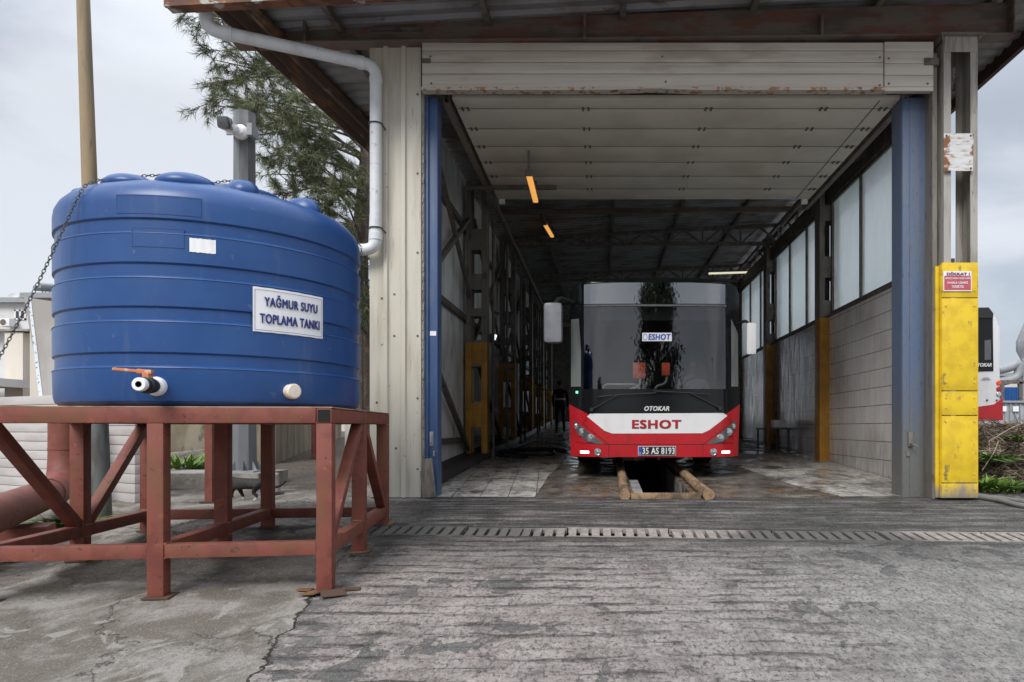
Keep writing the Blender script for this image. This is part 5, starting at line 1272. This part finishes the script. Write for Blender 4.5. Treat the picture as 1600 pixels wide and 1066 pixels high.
# ------------------------------------------------------------------ the yard on the left
def make_poles():
    t = thing('lamp_post', 'tall tapering tan lamp post rising behind the blue tank', 'lamp post', (-5.17, 7.06, g(7.06)))
    b = Vector((-5.17, 7.06, g(7.06)-.1)); tp = Vector((-5.47, 7.06, 8.4)); n = 16; pts = [b.lerp(tp, k/n) for k in range(n+1)]
    m = MB(); m.tube(pts, [.086-.042*k/n for k in range(n+1)], 12); m.build('post', M_polewood, t, True, 50)
    m = MB(); m.tube(arc_path([tp+Vector((0, 0, -.05)), tp+Vector((0, 0, .35)), tp+Vector((-1.0, -.2, .5))], .3), .035, 10); m.box(tp+Vector((-1.2, -.24, .5)), (.55, .22, .10), None, 0, .03); m.build('lamp_arm', M_grey, t)
    m = MB(); m.tube([b, b.lerp(tp, .17)], [.096, .090], 12); m.build('grey_foot', weathered('grey painted post foot', (.13, .14, .14), [((.07, .07, .065), 4, (2, 2, .5), .45, .62, .8), ((.16, .10, .06), 11, (1, 1, 1), .62, .7, .7)], .7), t, True)
    Y = 9.5; x = (382-VX)*Y/FPX; z0 = g(Y)+.18
    t = thing('camera_pole', 'grey octagonal steel pole on a bolted base plate carrying a security camera', 'pole', (x, Y, z0))
    m = MB(); m.lathe([(.162, z0+.012), (.155, 1.0), (.143, 5.0), (.150, 5.0), (.150, 5.10), (.143, 5.12), (.143, 5.22), (0, 5.24)], (x, Y, 0), 8); m.build('shaft', weathered('grey pole paint', (.17, .18, .19), [((.11, .115, .12), 3, (3, 3, .4), .45, .65, .7)], .6), t)
    m = MB(); m.span((x-.25, Y-.25, z0), (x+.25, Y+.25, z0+.02))
    for k in range(8):
        a = PI/8+k*PI/4; d = Vector((math.cos(a), math.sin(a), 0)); m.faces([Vector((x, Y, z0+.02))+d*.14, Vector((x, Y, z0+.02))+d*.24, Vector((x, Y, z0+.17))+d*.14], [(0, 1, 2)])
    m.build('base_plate', M_grey, t)
    m = MB(); m.span((x-.17, Y-.16, 4.86), (x+.17, Y-.13, 4.92)); m.span((x+.13, Y-.2, 4.84), (x+.20, Y-.02, 5.0)); m.build('clamp', M_grey, t)
    c = thing('security_camera', 'white bullet security camera with a grey hood on the octagonal pole', 'camera', (x-.1, Y-.2, 4.95))
    p = at(366, 203, Y-.2); q = at(350, 193, Y-.55)
    m = MB(); d = (q-p).normalized(); m.beam(p+d*-.05, q, .12, .13, (0, 0, 1), 0, .03); m.build('housing', M_bus_white, c)
    m = MB(); m.beam(q-d*.12+Vector((0, 0, .012)), q+d*.06+Vector((0, 0, .012)), .15, .15, (0, 0, 1), 0, .03); m.build('hood', M_lampglass, c)
    m = MB(); w = at(378, 208, Y-.14); m.lathe([(0, 0), (.10, 0), (.10, .05), (.05, .09), (0, .09)], w, 20, Matrix.Rotation(PI/2, 4, 'X')); m.tube([w+Vector((0, -.05, 0)), p+Vector((0, 0, -.01))], .04, 10); m.build('wall_mount', M_bus_white, c)
make_poles()

def make_left_yard():
    # red vent pipe
    t = thing('vent_pipe', 'thick rust red steel pipe with a welded elbow lying behind the tank stand', 'pipe', (-6.1, 7.6, .1))
    m = MB(); m.tube(arc_path([(-6.1, 7.75, 1.02), (-6.1, 7.75, .17), (-4.55, 4.9, .15)], .42, 8), .15, 24); m.build('pipe', M_red_frame, t, True, 50)
    m = MB(); m.tube([(-6.1, 7.75, .60), (-6.1, 7.75, .612)], .156, 24); m.tube([(-5.7, 7.015, .172), (-5.694, 7.005, .172)], .156, 24); m.build('weld_ring', M_red_frame, t, True)
    m = MB(); m.box((-5.15, 6.0, g(6.0)+.08), (.5, .35, .18), Matrix.Rotation(.5, 3, 'Z'), 0, .01); m.build('support', M_red_frame, t)
    # stack of sandwich panels on edge
    def panels(name, a, b, z0, z1, label, th=.16):
        a, b = Vector((a[0], a[1], 0)), Vector((b[0], b[1], 0)); d = (b-a).normalized(); nrm = Vector((-d.y, d.x, 0)); t = thing(name, label, 'panel', (a+b)/2+Vector((0, 0, z0)), 'sandwich panels standing on edge')
        n = int((z1-z0)/.105); m = MB()
        for k in range(n):
            za, zb = z0+(z1-z0)*k/n, z0+(z1-z0)*(k+1)/n; m.beam(a+Vector((0, 0, (za+zb)/2)), b+Vector((0, 0, (za+zb)/2)), th, zb-za-.006, (0, 0, 1), 0, .004) if False else m.box((a+b)/2+Vector((0, 0, (za+zb)/2)), ((b-a).length, th, zb-za-.007), Matrix((d, nrm, Vector((0, 0, 1)))).transposed(), 0, .003)
        m.build('face', M_panel, t)
        m = MB(); m.box((a+b)/2+nrm*.01+Vector((0, 0, (z0+z1)/2)), ((b-a).length-.01, th-.03, z1-z0-.01), Matrix((d, nrm, Vector((0, 0, 1)))).transposed()); m.build('core', M_panel, t)
    panels('sandwich_panel', (-9.0, 9.6), (-6.3, 8.35), g(8.4), 1.24, 'low grey-beige panel stack standing on edge behind the red pipe', .5)
    panels('sandwich_panel', (-6.25, 8.45), (-5.35, 7.95), g(7.9)+.0, .98, 'short pale panel standing on edge behind the lamp post')
    # leaning grey board with a taped edge
    t = thing('leaning_board', 'tall grey board with a taped white edge leaning behind the blue tank', 'board', (-7.3, 9.1, g(9.1)))
    Y = 9.2; P = lambda px, py, o=0: at(px, py, Y+o)
    m = MB(); m.prism([(37, 464), (88, 472), (100, 640), (68, 640)], lambda u, v, q: P(u, v, q), 0, .06); m.build('board', weathered('grey board', (.33, .31, .29), [((.42, .41, .40), 2, (2, 2, .5), .45, .65, .7)], .7), t)
    m = MB(); m.prism([(43.5, 465.5), (48, 466), (69, 640), (62.5, 640)], lambda u, v, q: P(u, v, q), -.006, .0); m.build('tape', weathered('printed tape', (.68, .72, .76), [((.06, .20, .38), 22, (1, 1, 1), .58, .62, .9)], .4), t)
    # kerbs, planter, bench, railing, posts
    m = MB(); m.span((-6.2, 9.05, .0), (-4.55, 9.9, g(9.5)+.18)); tag(m.build('kerb', M_concrete), kind='structure')
    m = MB(); a, b = at(235, 742, 9.2), at(330, 712, 11.0); m.beam((a.x, a.y, g(9.2)+.07), (b.x, b.y, g(11)+.12), .12, .18); tag(m.build('kerb', M_concrete), kind='structure')
    m = MB(); m.span((-8.2, 9.0, .0), (-5.9, 9.18, g(9)+.15)); tag(m.build('kerb', M_concrete), kind='structure')
    t = thing('stone_bench', 'grey concrete bench in front of the slanting railing', 'bench', at(290, 735, 11.2))
    Y = 11.2; m = MB(); a, b = at(240, 714, Y), at(324, 705, Y+.3); m.beam(a, b, .42, .07, (0, 0, 1), 0, .01); m.build('seat', M_concrete, t)
    for px in (255, 318): p = at(px, 714, Y+.1); m = MB(); m.span((p.x-.07, p.y-.15, g(Y)), (p.x+.07, p.y+.15, p.z-.02)); m.build('leg', M_concrete, t)
    t = thing('railing', 'dark iron railing with slanting bars in front of a white wall', 'railing', at(290, 700, 12.6)); Y = 12.6
    m = MB(); m.beam(at(225, 722, Y), at(345, 716, Y), .04, .05); m.build('bottom_rail', M_dark, t)
    m = MB(); m.beam(at(225, 560, Y), at(345, 556, Y), .04, .05); m.build('top_rail', M_dark, t)
    for k in range(15):
        m = MB(); u = 190+k*10.2; m.beam(at(u, 560, Y), at(u+78, 721, Y), .022, .022); m.build('bar', M_dark, t)
    m = MB(); m.span((-9.6, 13.2, .1), (-6.9, 13.35, 2.9)); tag(m.build('boundary_wall', M_house), 'plain white boundary wall behind the slanting iron railing', 'wall')
    m = MB(); p = at(300, 700, 12.3); 
    for dx in (-.02, .22): m.tube([(p.x+dx, p.y, g(12.3)), (p.x+dx+.03, p.y, .8), (p.x+dx-.02, p.y, 1.7), (p.x+dx+.05, p.y, 2.6)], [.06, .05, .045, .03], 8)
    tag(m.build('tree_trunk', weathered('pale thin trunk', (.42, .37, .29), [((.22, .18, .13), 9, (1, 1, .5), .5, .65, .8)], .9), None, True), 'pair of thin pale trunks growing beside the stone bench', 'tree')
    for (px, y0, Y, w, lab) in ((328.5, 785, 7.95, .085, 'rust red steel post with a foot plate standing left of the cat'), (491, 717, 13.4, .085, 'thin red steel post standing against the stained concrete wall')):
        p = at(px, y0, Y); t = thing('steel_post', lab, 'post', (p.x, Y, g(Y)))
        m = MB(); m.span((p.x-w/2, Y-w/2, g(Y)+.012), (p.x+w/2, Y+w/2, 1.75)); m.build('shaft', M_red_frame, t)
        m = MB(); m.span((p.x-w, Y-w, g(Y)+.001), (p.x+w, Y+w, g(Y)+.0125)); m.build('foot_plate', M_rust, t)
    t = thing('bollard', 'short round concrete bollard standing by the cat', 'bollard', (-4.12, 8.55, g(8.55)))
    m = MB(); m.lathe([(0, g(8.55)-.02), (.10, g(8.55)-.02), (.085, g(8.55)+.02), (.078, g(8.55)+.25), (.06, g(8.55)+.265), (0, g(8.55)+.27)], (-4.12, 8.55, 0), 20); m.build('stub', M_concrete, t, True)
    m = MB(); m.lathe([(.13, g(8.55)-.02), (.135, g(8.55)+.01), (.10, g(8.55)+.03), (0, g(8.55)+.03)], (-4.12, 8.55, 0), 20); m.build('footing', M_black, t, True)
    # stained concrete wall running into the depth
    m = MB(); pts = [(-7.6, 11.6), (-6.0, 12.4), (-6.55, 14.6), (-7.05, 16.8), (-7.9, 20.5)]
    for a, b in zip(pts, pts[1:]):
        d = Vector((b[0]-a[0], b[1]-a[1], 0)); L_ = d.length; R = Matrix.Rotation(math.atan2(d.y, d.x), 3, 'Z'); m.box(((a[0]+b[0])/2, (a[1]+b[1])/2, 1.0), (L_+.05, .16, 1.7), R)
    tag(m.build('garden_wall', M_stainwall), 'dirty streaked concrete wall at the back of the yard behind the octagonal pole', 'wall')
make_left_yard()

def leaf_plant(name, c, h, r, n, mat, label, group=None, w=.035, seed=0, cat='plant'):
    rnd = random.Random(seed); m = MB(); c = Vector(c)
    for k in range(n):
        a = rnd.uniform(0, 2*PI); l = h*rnd.uniform(.45, 1.0); d = Vector((math.cos(a), math.sin(a), 0)); s_ = Vector((-d.y, d.x, 0)); o = c+d*r*rnd.uniform(0, .7)+s_*r*rnd.uniform(-.3, .3); lean = rnd.uniform(.15, .75)*r/h*1.6
        q = 4; W = w*rnd.uniform(.6, 1.3); L_ = []; R_ = []
        for i in range(q+1):
            t = i/q; p = o+d*l*lean*t*t*1.3+Vector((0, 0, l*(t-.35*t*t*lean))); ww = W*math.sin(PI*min(.98, .15+t*.85)); L_.append(p-s_*ww); R_.append(p+s_*ww)
        for i in range(q): m.faces([L_[i], R_[i], R_[i+1], L_[i+1]], [(0, 1, 2, 3)])
    o = m.build(name, mat, None, True); return tag(o, label, cat, group)
leaf_plant('weed_clump', (at(285, 740, 10.2).x, 10.2, g(10.2)+.05), .42, .45, 220, M_weed, 'bright green weed clump growing between the kerb and the stone bench', 'weeds in the yard', .015, 1)
leaf_plant('weed_clump', (at(322, 735, 10.9).x, 10.9, g(10.9)+.05), .35, .2, 50, M_weed, 'small green weed clump at the right end of the stone bench', 'weeds in the yard', .025, 2)
leaf_plant('weed_clump', (-5.25, 6.75, g(6.75)), .20, .35, 120, M_weed, 'low green weeds growing under the thick red pipe near its elbow', 'weeds in the yard', .02, 3)
leaf_plant('weed_clump', (-4.95, 5.3, g(5.3)), .15, .3, 80, M_leaf, 'low dark weeds under the red pipe at the near left edge', 'weeds in the yard', .02, 4)

def make_heap():
    t = thing('brush_heap', 'long brown heap of dead brush and dry twigs behind the yellow column', 'brush heap', (6.0, 10.2, g(10)))
    rnd = random.Random(4); cx, cy = 6.9, 10.7; RX, RY, H = 2.35, 2.1, .88
    def hz(x, y):
        d = ((x-cx)/RX)**2+((y-cy)/RY)**2
        return max(0, 1-d)**.55*H*(.82+.35*noise.noise((x*1.3, y*1.3, 0)))-.05
    m = MB(); n = 44; V = {}
    for i in range(n+1):
        for j in range(n+1):
            x, y = cx-RX*1.1+2.2*RX*i/n, cy-RY*1.1+2.2*RY*j/n; V[i, j] = m.bm.verts.new((x, y, g(y)+hz(x, y)+(.06*noise.noise((x*6, y*6, 1)) if hz(x, y) > 0 else 0)))
    for i in range(n):
        for j in range(n): m.bm.faces.new((V[i, j], V[i+1, j], V[i+1, j+1], V[i, j+1]))
    m.build('mound', M_mound, t, True, 180)
    m = MB(); N = 9000
    for k in range(N):
        a = rnd.uniform(0, 2*PI); q = math.sqrt(rnd.random()); x, y = cx+RX*q*math.cos(a), cy+RY*q*math.sin(a)
        if y > cy+.8: continue
        z = g(y)+hz(x, y)+rnd.uniform(-.02, .05); l = rnd.uniform(.10, .42); b = rnd.uniform(0, 2*PI); e = rnd.uniform(-.5, .55); d = Vector((math.cos(b)*math.cos(e), math.sin(b)*math.cos(e), math.sin(e))); s_ = d.cross(Vector((rnd.uniform(-1, 1), rnd.uniform(-1, 1), rnd.uniform(-1, 1)))).normalized(); w = rnd.uniform(.004, .010); p0 = Vector((x, y, z)); p1 = p0+d*l*.5+s_*l*rnd.uniform(-.15, .15); p2 = p0+d*l
        s2 = s_.cross(d)*w
        m.faces([p0-s_*w, p0+s_*w, p0+s2*1.5, p1-s_*w, p1+s_*w, p1+s2*1.5, p2], [(0, 1, 4, 3), (1, 2, 5, 4), (2, 0, 3, 5), (3, 4, 6), (4, 5, 6), (5, 3, 6)])
    m.build('twigs', M_twig, t)
    m = MB()
    for (a, b) in (((1545, 690, 9.3), (1602, 660, 9.9)), ((1520, 762, 9.0), (1590, 745, 9.1)), ((1535, 735, 9.2), (1560, 690, 9.4))):
        p, q = at(*a), at(*b); c = (p+q)/2+Vector((.03, -.05, .06)); m.tube(arc_path([p, c, q], .3), [.010]*1+[.009]*8+[.005] if False else .006, 6)
    m.build('branch', weathered('pale dry branch', (.32, .26, .19), [((.16, .12, .09), 10, (1, 1, 1), .5, .66, .7)], .9), t, True)
    for k, (px, py, Y, h, r, n, lab) in enumerate(((1537, 674, 9.6, .22, .5, 260, 'bright green weed patch high on the brush heap beside the yellow column'), (1535, 737, 8.95, .28, .42, 280, 'fresh green weed patch low on the brush heap right beside the yellow column'), (1572, 752, 8.85, .2, .32, 160, 'small green weed patch at the front foot of the brush heap'), (1597, 668, 10.0, .16, .3, 110, 'green weed patch on the crest of the brush heap at the far right'), (1528, 708, 9.3, .14, .18, 60, 'sparse green weed tuft halfway up the brush heap'))):
        p = at(px, py, Y); z = g(Y)+max(0, hz(p.x, Y))
        leaf_plant('weed_clump', (p.x, Y, z-.02), h, r, n, M_weed, lab, 'weeds on the brush heap', .022, 20+k)
make_heap()

# ------------------------------------------------------------------ trees
def make_pine():
    t = thing('pine_tree', 'tall pine tree with drooping needle tufts standing behind the shed eave', 'tree', (-5.0, 14.2, g(14.2)))
    rnd = random.Random(21); base = Vector((-4.98, 14.2, g(14.2)-.1)); top = Vector((-5.1, 14.6, 10.5)); n = 14
    tp = [base.lerp(top, k/n)+Vector((.08*math.sin(k*.9), .06*math.cos(k*1.3), 0)) for k in range(n+1)]
    m = MB(); m.tube(tp, [.24-.012*k for k in range(n+1)], 14); m.build('trunk', M_bark, t, True, 60)
    limbs = MB(); N = []; 
    ends = [(330, 95), (345, 75), (372, 92), (335, 125), (360, 135), (392, 118), (325, 158), (352, 160), (400, 160), (375, 185), (420, 150), (440, 120), (450, 175), (415, 205), (440, 215), (470, 200), (425, 240), (415, 270), (455, 255), (480, 235), (500, 215), (500, 260), (520, 235), (445, 300), (480, 290), (515, 285), (540, 260), (505, 320), (535, 305), (550, 345), (560, 300), (560, 385), (555, 410), (572, 470), (566, 490), (300, 20), (318, 30), (330, 45), (575, 440), (405, 100), (468, 160), (385, 150), (430, 190)]
    def tuft(c, d, s=1.0):
        k = rnd.randint(32, 44)
        for _ in range(k):
            v = Vector((rnd.gauss(0, 1), rnd.gauss(0, 1), rnd.gauss(0, 1))).normalized(); v = (v*.85+d*.8).normalized(); l = rnd.uniform(.11, .23)*s; w = v.cross(Vector((rnd.gauss(0, 1), rnd.gauss(0, 1), rnd.gauss(0, 1)))).normalized()*rnd.uniform(.003, .006); b = c+d*rnd.uniform(-.10, .10)
            N.append((b-w, b+w, b+v*l+Vector((0, 0, -.02))))
    for (px, py) in ends:
        Y = rnd.uniform(11.6, 14.6) if px > 330 else rnd.uniform(12.6, 13.6)
        e = at(px, py, Y)+Vector((rnd.uniform(-.08, .08), 0, rnd.uniform(-.08, .08)))
        zt = min(9.8, max(2.2, e.z+rnd.uniform(-.5, .5))); f = (zt-base.z)/(top.z-base.z); s0 = base.lerp(top, f)
        mid = s0.lerp(e, .5)+Vector((0, 0, rnd.uniform(.1, .35))); pts = [s0*(1-q)**2+mid*2*q*(1-q)+e*q*q for q in [i/9 for i in range(10)]]
        limbs.tube(pts, [.032-.0028*i for i in range(10)], 6)
        for i in range(5, 10):
            for _ in range(1 if i < 7 else 3):
                p = pts[i]; d = Vector((rnd.gauss(-.25, .8), rnd.gauss(0, .8), rnd.gauss(-.1, .55))).normalized(); l = rnd.uniform(.12, .42); q = p+d*l; limbs.tube([p, p+d*l*.5+Vector((0, 0, .02)), q], [.008, .006, .004], 4)
                for _ in range(2): tuft(q+Vector((rnd.gauss(0, .05), rnd.gauss(0, .05), rnd.gauss(0, .05))), d)
                tuft(p+d*l*.6, d, .9)
    limbs.build('limbs', M_bark, t, True)
    me = bpy.data.meshes.new('crown'); me.from_pydata([p for tri in N for p in tri], [], [(3*i, 3*i+1, 3*i+2) for i in range(len(N))]); me.materials.append(M_needle)
    o = bpy.data.objects.new('crown', me); COL.objects.link(o); adopt(o, t)
make_pine()
def make_broad(name, label, c, H, R, crown0, n, seed, droop=0., size=.35, mat=None, group=None):
    t = thing(name, label, 'tree', c, group); rnd = random.Random(seed); c = Vector(c)
    m = MB(); m.tube([c, c+Vector((.1, 0, H*.35)), c+Vector((-.1, .1, H*.7)), c+Vector((0, 0, H*.92))], [H*.025, H*.02, H*.013, H*.005], 10); m.build('trunk', M_bark, t, True)
    V = []; F_ = []; cl = []
    for k in range(34): 
        a = rnd.uniform(0, 2*PI); f = rnd.random(); z = crown0+(1-crown0)*f; rr = R*(.35+.65*math.sin(PI*min(.95, .12+f*.8)))*rnd.uniform(.35, 1); cl.append((c+Vector((rr*math.cos(a), rr*math.sin(a), H*z)), R*rnd.uniform(.22, .42)))
    m = MB()
    for p, r in cl: m.tube([c+Vector((0, 0, min(H*.88, (p.z-c.z)*.72))), c.lerp(p, .6)+Vector((0, 0, (p.z-c.z)*.3)), p], [H*.008, H*.005, H*.003], 5)
    m.build('limbs', M_bark, t, True)
    for k in range(n):
        p, r = rnd.choice(cl); v = Vector((rnd.gauss(0, .5), rnd.gauss(0, .5), rnd.gauss(0, .5)))*r; q = p+v
        if droop and rnd.random() < droop: q.z -= rnd.uniform(0, R*.9)
        x = Vector((rnd.gauss(0, 1), rnd.gauss(0, 1), rnd.gauss(0, 1))).normalized(); y = x.cross(Vector((rnd.gauss(0, 1), rnd.gauss(0, 1), rnd.gauss(0, 1)))).normalized(); s_ = size*rnd.uniform(.5, 1.2)
        if droop: y = (y+Vector((0, 0, -.8))).normalized()
        i = len(V); V += [q-y*s_, q+x*s_*.35, q+y*s_, q-x*s_*.35]; F_.append((i, i+1, i+2, i+3))
    me = bpy.data.meshes.new('crown'); me.from_pydata(V, [], F_); me.materials.append(mat or M_leaf); o = bpy.data.objects.new('crown', me); COL.objects.link(o); adopt(o, t)
# across the road behind the viewer: seen only as reflections in the windscreen
make_broad('tall_tree', 'tall dark tree with drooping foliage reflected in the bus windscreen', (5.4, -44, -1.0), 19.0, 4.0, .22, 16000, 31, .35, .34)
make_broad('round_tree', 'bushy dark tree reflected low in the windscreen beside a long building', (-9.5, -40, -1.0), 7.0, 2.6, .2, 2200, 32, 0, .4)
# ------------------------------------------------------------------ houses and plant in the distance
def house(name, label, lo, hi, mat, wins, roofm=None, extra=None):
    t = thing(name, label, 'house', ((lo[0]+hi[0])/2, lo[1], lo[2]))
    m = MB(); m.span(lo, hi); m.build('wall', mat, t)
    m = MB(); m.span((lo[0]-.15, lo[1]-.25, hi[2]), (hi[0]+.15, hi[1], hi[2]+.18)); m.build('roof', roofm or M_grey, t)
    for (a, b, c, d) in wins:
        m = MB()
        for (p, q) in (((a, c), (b, c+.06)), ((a, d-.06), (b, d)), ((a, c), (a+.06, d)), ((b-.06, c), (b, d)), (((a+b)/2-.035, c), ((a+b)/2+.035, d))): m.span((p[0], lo[1]-.035, p[1]), (q[0], lo[1]+.002, q[1]))
        w = m.build('window', M_bus_white, t); m = MB(); m.span((a+.05, lo[1]-.012, c+.05), (b-.05, lo[1]-.005, d-.05)); m.build('pane', M_window_dark, w)
    return t
Y = 26.0; k = Y/FPX
def hx(px): return (px-VX)*k
def hz(py): return CAM_Z-(py-VY)*k
t = house('white_house', 'white two storey house with a flat grey roof beyond the tank at the left edge', (hx(-120), Y, .6), (hx(60), Y+7, hz(474)), M_house, [(hx(23), hx(41), hz(500), hz(484)), (hx(-60), hx(-35), hz(510), hz(484))])
m = MB(); m.span((hx(-120), Y-.5, hz(520)), (hx(62), Y-.01, hz(517))); m.build('balcony_slab', M_concrete, t)
m = MB(); m.span((hx(22), Y-.42, .6), (hx(50), Y-.03, hz(522))); m.build('cream_annex', M_cream_house, t)
m = MB(); m.span((hx(-120), Y-2.6, hz(608)), (hx(62), Y-.45, hz(596))); m.build('lean_to_roof', M_house, t)
m = MB(); c = Vector((hx(21), Y-.25, hz(506))); m.box(c, (.36, .3, .30), None, 0, .02); ac = m.build('air_conditioner', M_bus_white, t)
m = MB(); m.lathe([(.11, 0), (.11, .01), (0, .012)], c+Vector((-.05, -.151, 0)), 18, Matrix.Rotation(PI/2, 4, 'X')); m.build('fan_grille', M_dark, ac)
for (px, py, r, lab) in ((8, 464, .23, 'larger white satellite dish on the roof edge of the white house'), (21, 466, .16, 'smaller white satellite dish on the roof edge of the white house')):
    c = Vector((hx(px), Y+.3, hz(py))); t = thing('satellite_dish', lab, 'satellite dish', (c.x, c.y, hz(472)), 'satellite dishes on the house roof')
    m = MB(); A = Matrix.Rotation(PI/2-.3, 4, 'X'); m.lathe([(r, 0), (r*.7, -.06), (0, -.10), ], c, 20, A); m.build('dish', M_bus_white, t, True)
    m = MB(); m.tube([c+Vector((0, .08, -.02)), (c.x, c.y+.1, hz(474)+.18)], .025, 6); m.tube([c+Vector((0, -.02, -r*.8)), c+Vector((0, -.22, 0))], .012, 5); m.build('mast', M_grey, t)
t = thing('solar_heater', 'solar water heater with round tanks on a roof behind the leaning board', 'solar heater', at(72, 470, 24))
for (px, py) in ((66, 451), (74, 447)):
    a = at(px, py, 24.4); m = MB(); m.tube([a+Vector((-.12, -.2, -.02)), a+Vector((.3, .8, .1))], .10, 12); m.build('tank', M_silver, t, True)
for px in (66, 71, 77): a = at(px, 455, 24.5); m = MB(); m.tube([a, a+Vector((0, 0, -.75))], .018, 6); m.build('stand', M_grey, t)
house('flat_house', 'low pale house whose roof carries the solar water heater', (at(50, 0, 24.3).x, 24.2, .6), (at(190, 0, 24.3).x, 25.6, at(0, 468, 24.3).z), M_cream_house, [])
Y = 24.0; k = Y/FPX
t = house('balcony_house', 'cream house with red balcony boxes seen between the tank and the cream pier', (hx(500), Y, .6), (hx(640), Y+6, hz(508)), M_cream_house, [(hx(569), hx(577), hz(536), hz(522)), (hx(540), hx(556), hz(536), hz(522))])
m = MB(); m.span((hx(570), Y-.4, hz(555)), (hx(600), Y-.02, hz(546))); m.build('balcony_box', plain('brick red', (.25, .07, .05), .7), t)
m = MB(); m.span((hx(500), Y-.9, hz(548)), (hx(570), Y-.02, hz(545))); m.build('balcony_slab', M_house, t)
t = thing('gate_fence', 'dark fence of slanting bars over a red rail seen beside the tank', 'fence', at(575, 640, 15.5)); Y_ = 15.5
m = MB(); m.beam(at(540, 566, Y_), at(592, 564, Y_), .05, .05); m.beam(at(540, 606, Y_), at(592, 608, Y_), .05, .08); m.build('rail', M_dark, t)
for i in range(9): m = MB(); m.beam(at(538+i*5, 566, Y_), at(548+i*5, 607, Y_), .022, .022); m.build('bar', M_dark, t)
m = MB(); m.beam(at(540, 624, Y_), at(592, 624, Y_), .06, .22); m.build('red_rail', plain('dull red rail', (.20, .045, .035), .7), t)
m = MB(); m.span((at(540, 0, 15.7).x, 15.65, .3), (at(592, 0, 15.7).x, 15.75, at(0, 612, 15.7).z)); m.build('lower_panel', M_house, t)
# far right: bin, blue container, ducts
Y = 19.0; k = Y/FPX
t = thing('waste_container', 'grey metal waste container with two white labels beyond the brush heap', 'container', (hx(1585), Y, g(Y)))
m = MB(); m.prism([(1562, 668), (1640, 668), (1640, 629), (1565, 628)], lambda u, v, q: at(u, v, Y+q), 0, 1.4); m.build('bin', weathered('pale grey metal', (.42, .45, .48), [((.30, .32, .34), 2, (1, 1, 1), .45, .65, .7)], .45), t)
for i in range(9): m = MB(); x = 1570+i*8; m.prism([(x, 660), (x+1.2, 660), (x+1.2, 629), (x, 629)], lambda u, v, q: at(u, v, Y+q), -.05, 0); m.build('rib', M_grey, t)
m = MB(); m.prism([(1561, 629), (1641, 629.5), (1641, 626.6), (1562, 626)], lambda u, v, q: at(u, v, Y+q), -.08, 1.5); m.build('rim', M_grey, t)
for (a, b) in ((1567, 1573), (1583, 1592)): m = MB(); m.prism([(a, 643), (b, 643), (b, 635), (a, 635)], lambda u, v, q: at(u, v, Y+q), -.062, -.052); m.build('label', M_white, t)
Y2 = 24.0
t = thing('blue_container', 'blue steel container under a dark frame in the distance', 'container', at(1582, 640, Y2))
m = MB(); m.prism([(1560, 660), (1592, 660), (1592, 605), (1560, 605)], lambda u, v, q: at(u, v, Y2+q), 0, 2.0); m.build('box', M_bluebin, t)
for i in range(8): m = MB(); x = 1561+i*4; m.prism([(x, 655), (x+1.2, 655), (x+1.2, 606), (x, 606)], lambda u, v, q: at(u, v, Y2+q), -.04, 0); m.build('rib', M_bluebin, t)
m = MB(); m.beam(at(1555, 597, Y2), at(1600, 597, Y2), .12, .12); m.beam(at(1594, 597, Y2), at(1594, 665, Y2), .12, .12); m.beam(at(1566, 597, Y2-.3), at(1566, 640, Y2-.3), .1, .1); m.build('frame', M_dark, t)
Y3 = 27.0
t = thing('dust_duct', 'large silver bent ducts rising above the blue container', 'duct', at(1590, 640, Y3))
m = MB(); m.tube(arc_path([at(1560, 579, Y3), at(1580, 574, Y3), at(1592, 566, Y3), at(1592, 590, Y3), at(1560, 598, Y3)], .35), .17, 14); m.build('bend', M_silver, t, True)
m = MB(); m.lathe([(0, at(0, 495, Y3).z), (.3, at(0, 500, Y3).z), (.6, at(0, 530, Y3).z), (.6, at(0, 545, Y3).z), (.25, at(0, 575, Y3).z), (.25, .9)], (at(1624, 0, Y3).x, Y3+.4, 0), 8); m.build('hopper', M_silver, t)
m = MB(); m.tube([at(1600, 640, Y3), at(1600, 560, Y3)], .08, 8); m.build('leg', M_grey, t)
t = house('far_house', 'distant pale building behind the silver ducts at the right edge', (at(1560, 0, 40).x, 40, .8), (at(1720, 0, 40).x, 46, at(0, 588, 40).z), M_cream_house, [])
# across the road, behind the viewer (reflected in the glass)
t = house('long_building', 'long low pale building reflected in the left half of the bus windscreen', (-34, -36, -1), (-8.5, -28, 4.6), M_cream_house, [])
for i in range(8):
    m = MB(); m.span((-33+i*3, -28.0, .6), (-31.6+i*3, -27.96, 3.2)); m.build('window', M_window_dark, t)
t = thing('utility_pole', 'thin dark utility pole reflected at the right of the bus windscreen', 'pole', (20, -40, -1)); m = MB(); m.tube([(20, -40, -1), (20, -40, 9)], [.16, .1], 8); m.build('post', M_dark, t)
m = MB(); m.beam((19.2, -40, 8.6), (20.8, -40, 8.6), .1, .1); m.build('crossarm', M_dark, t)
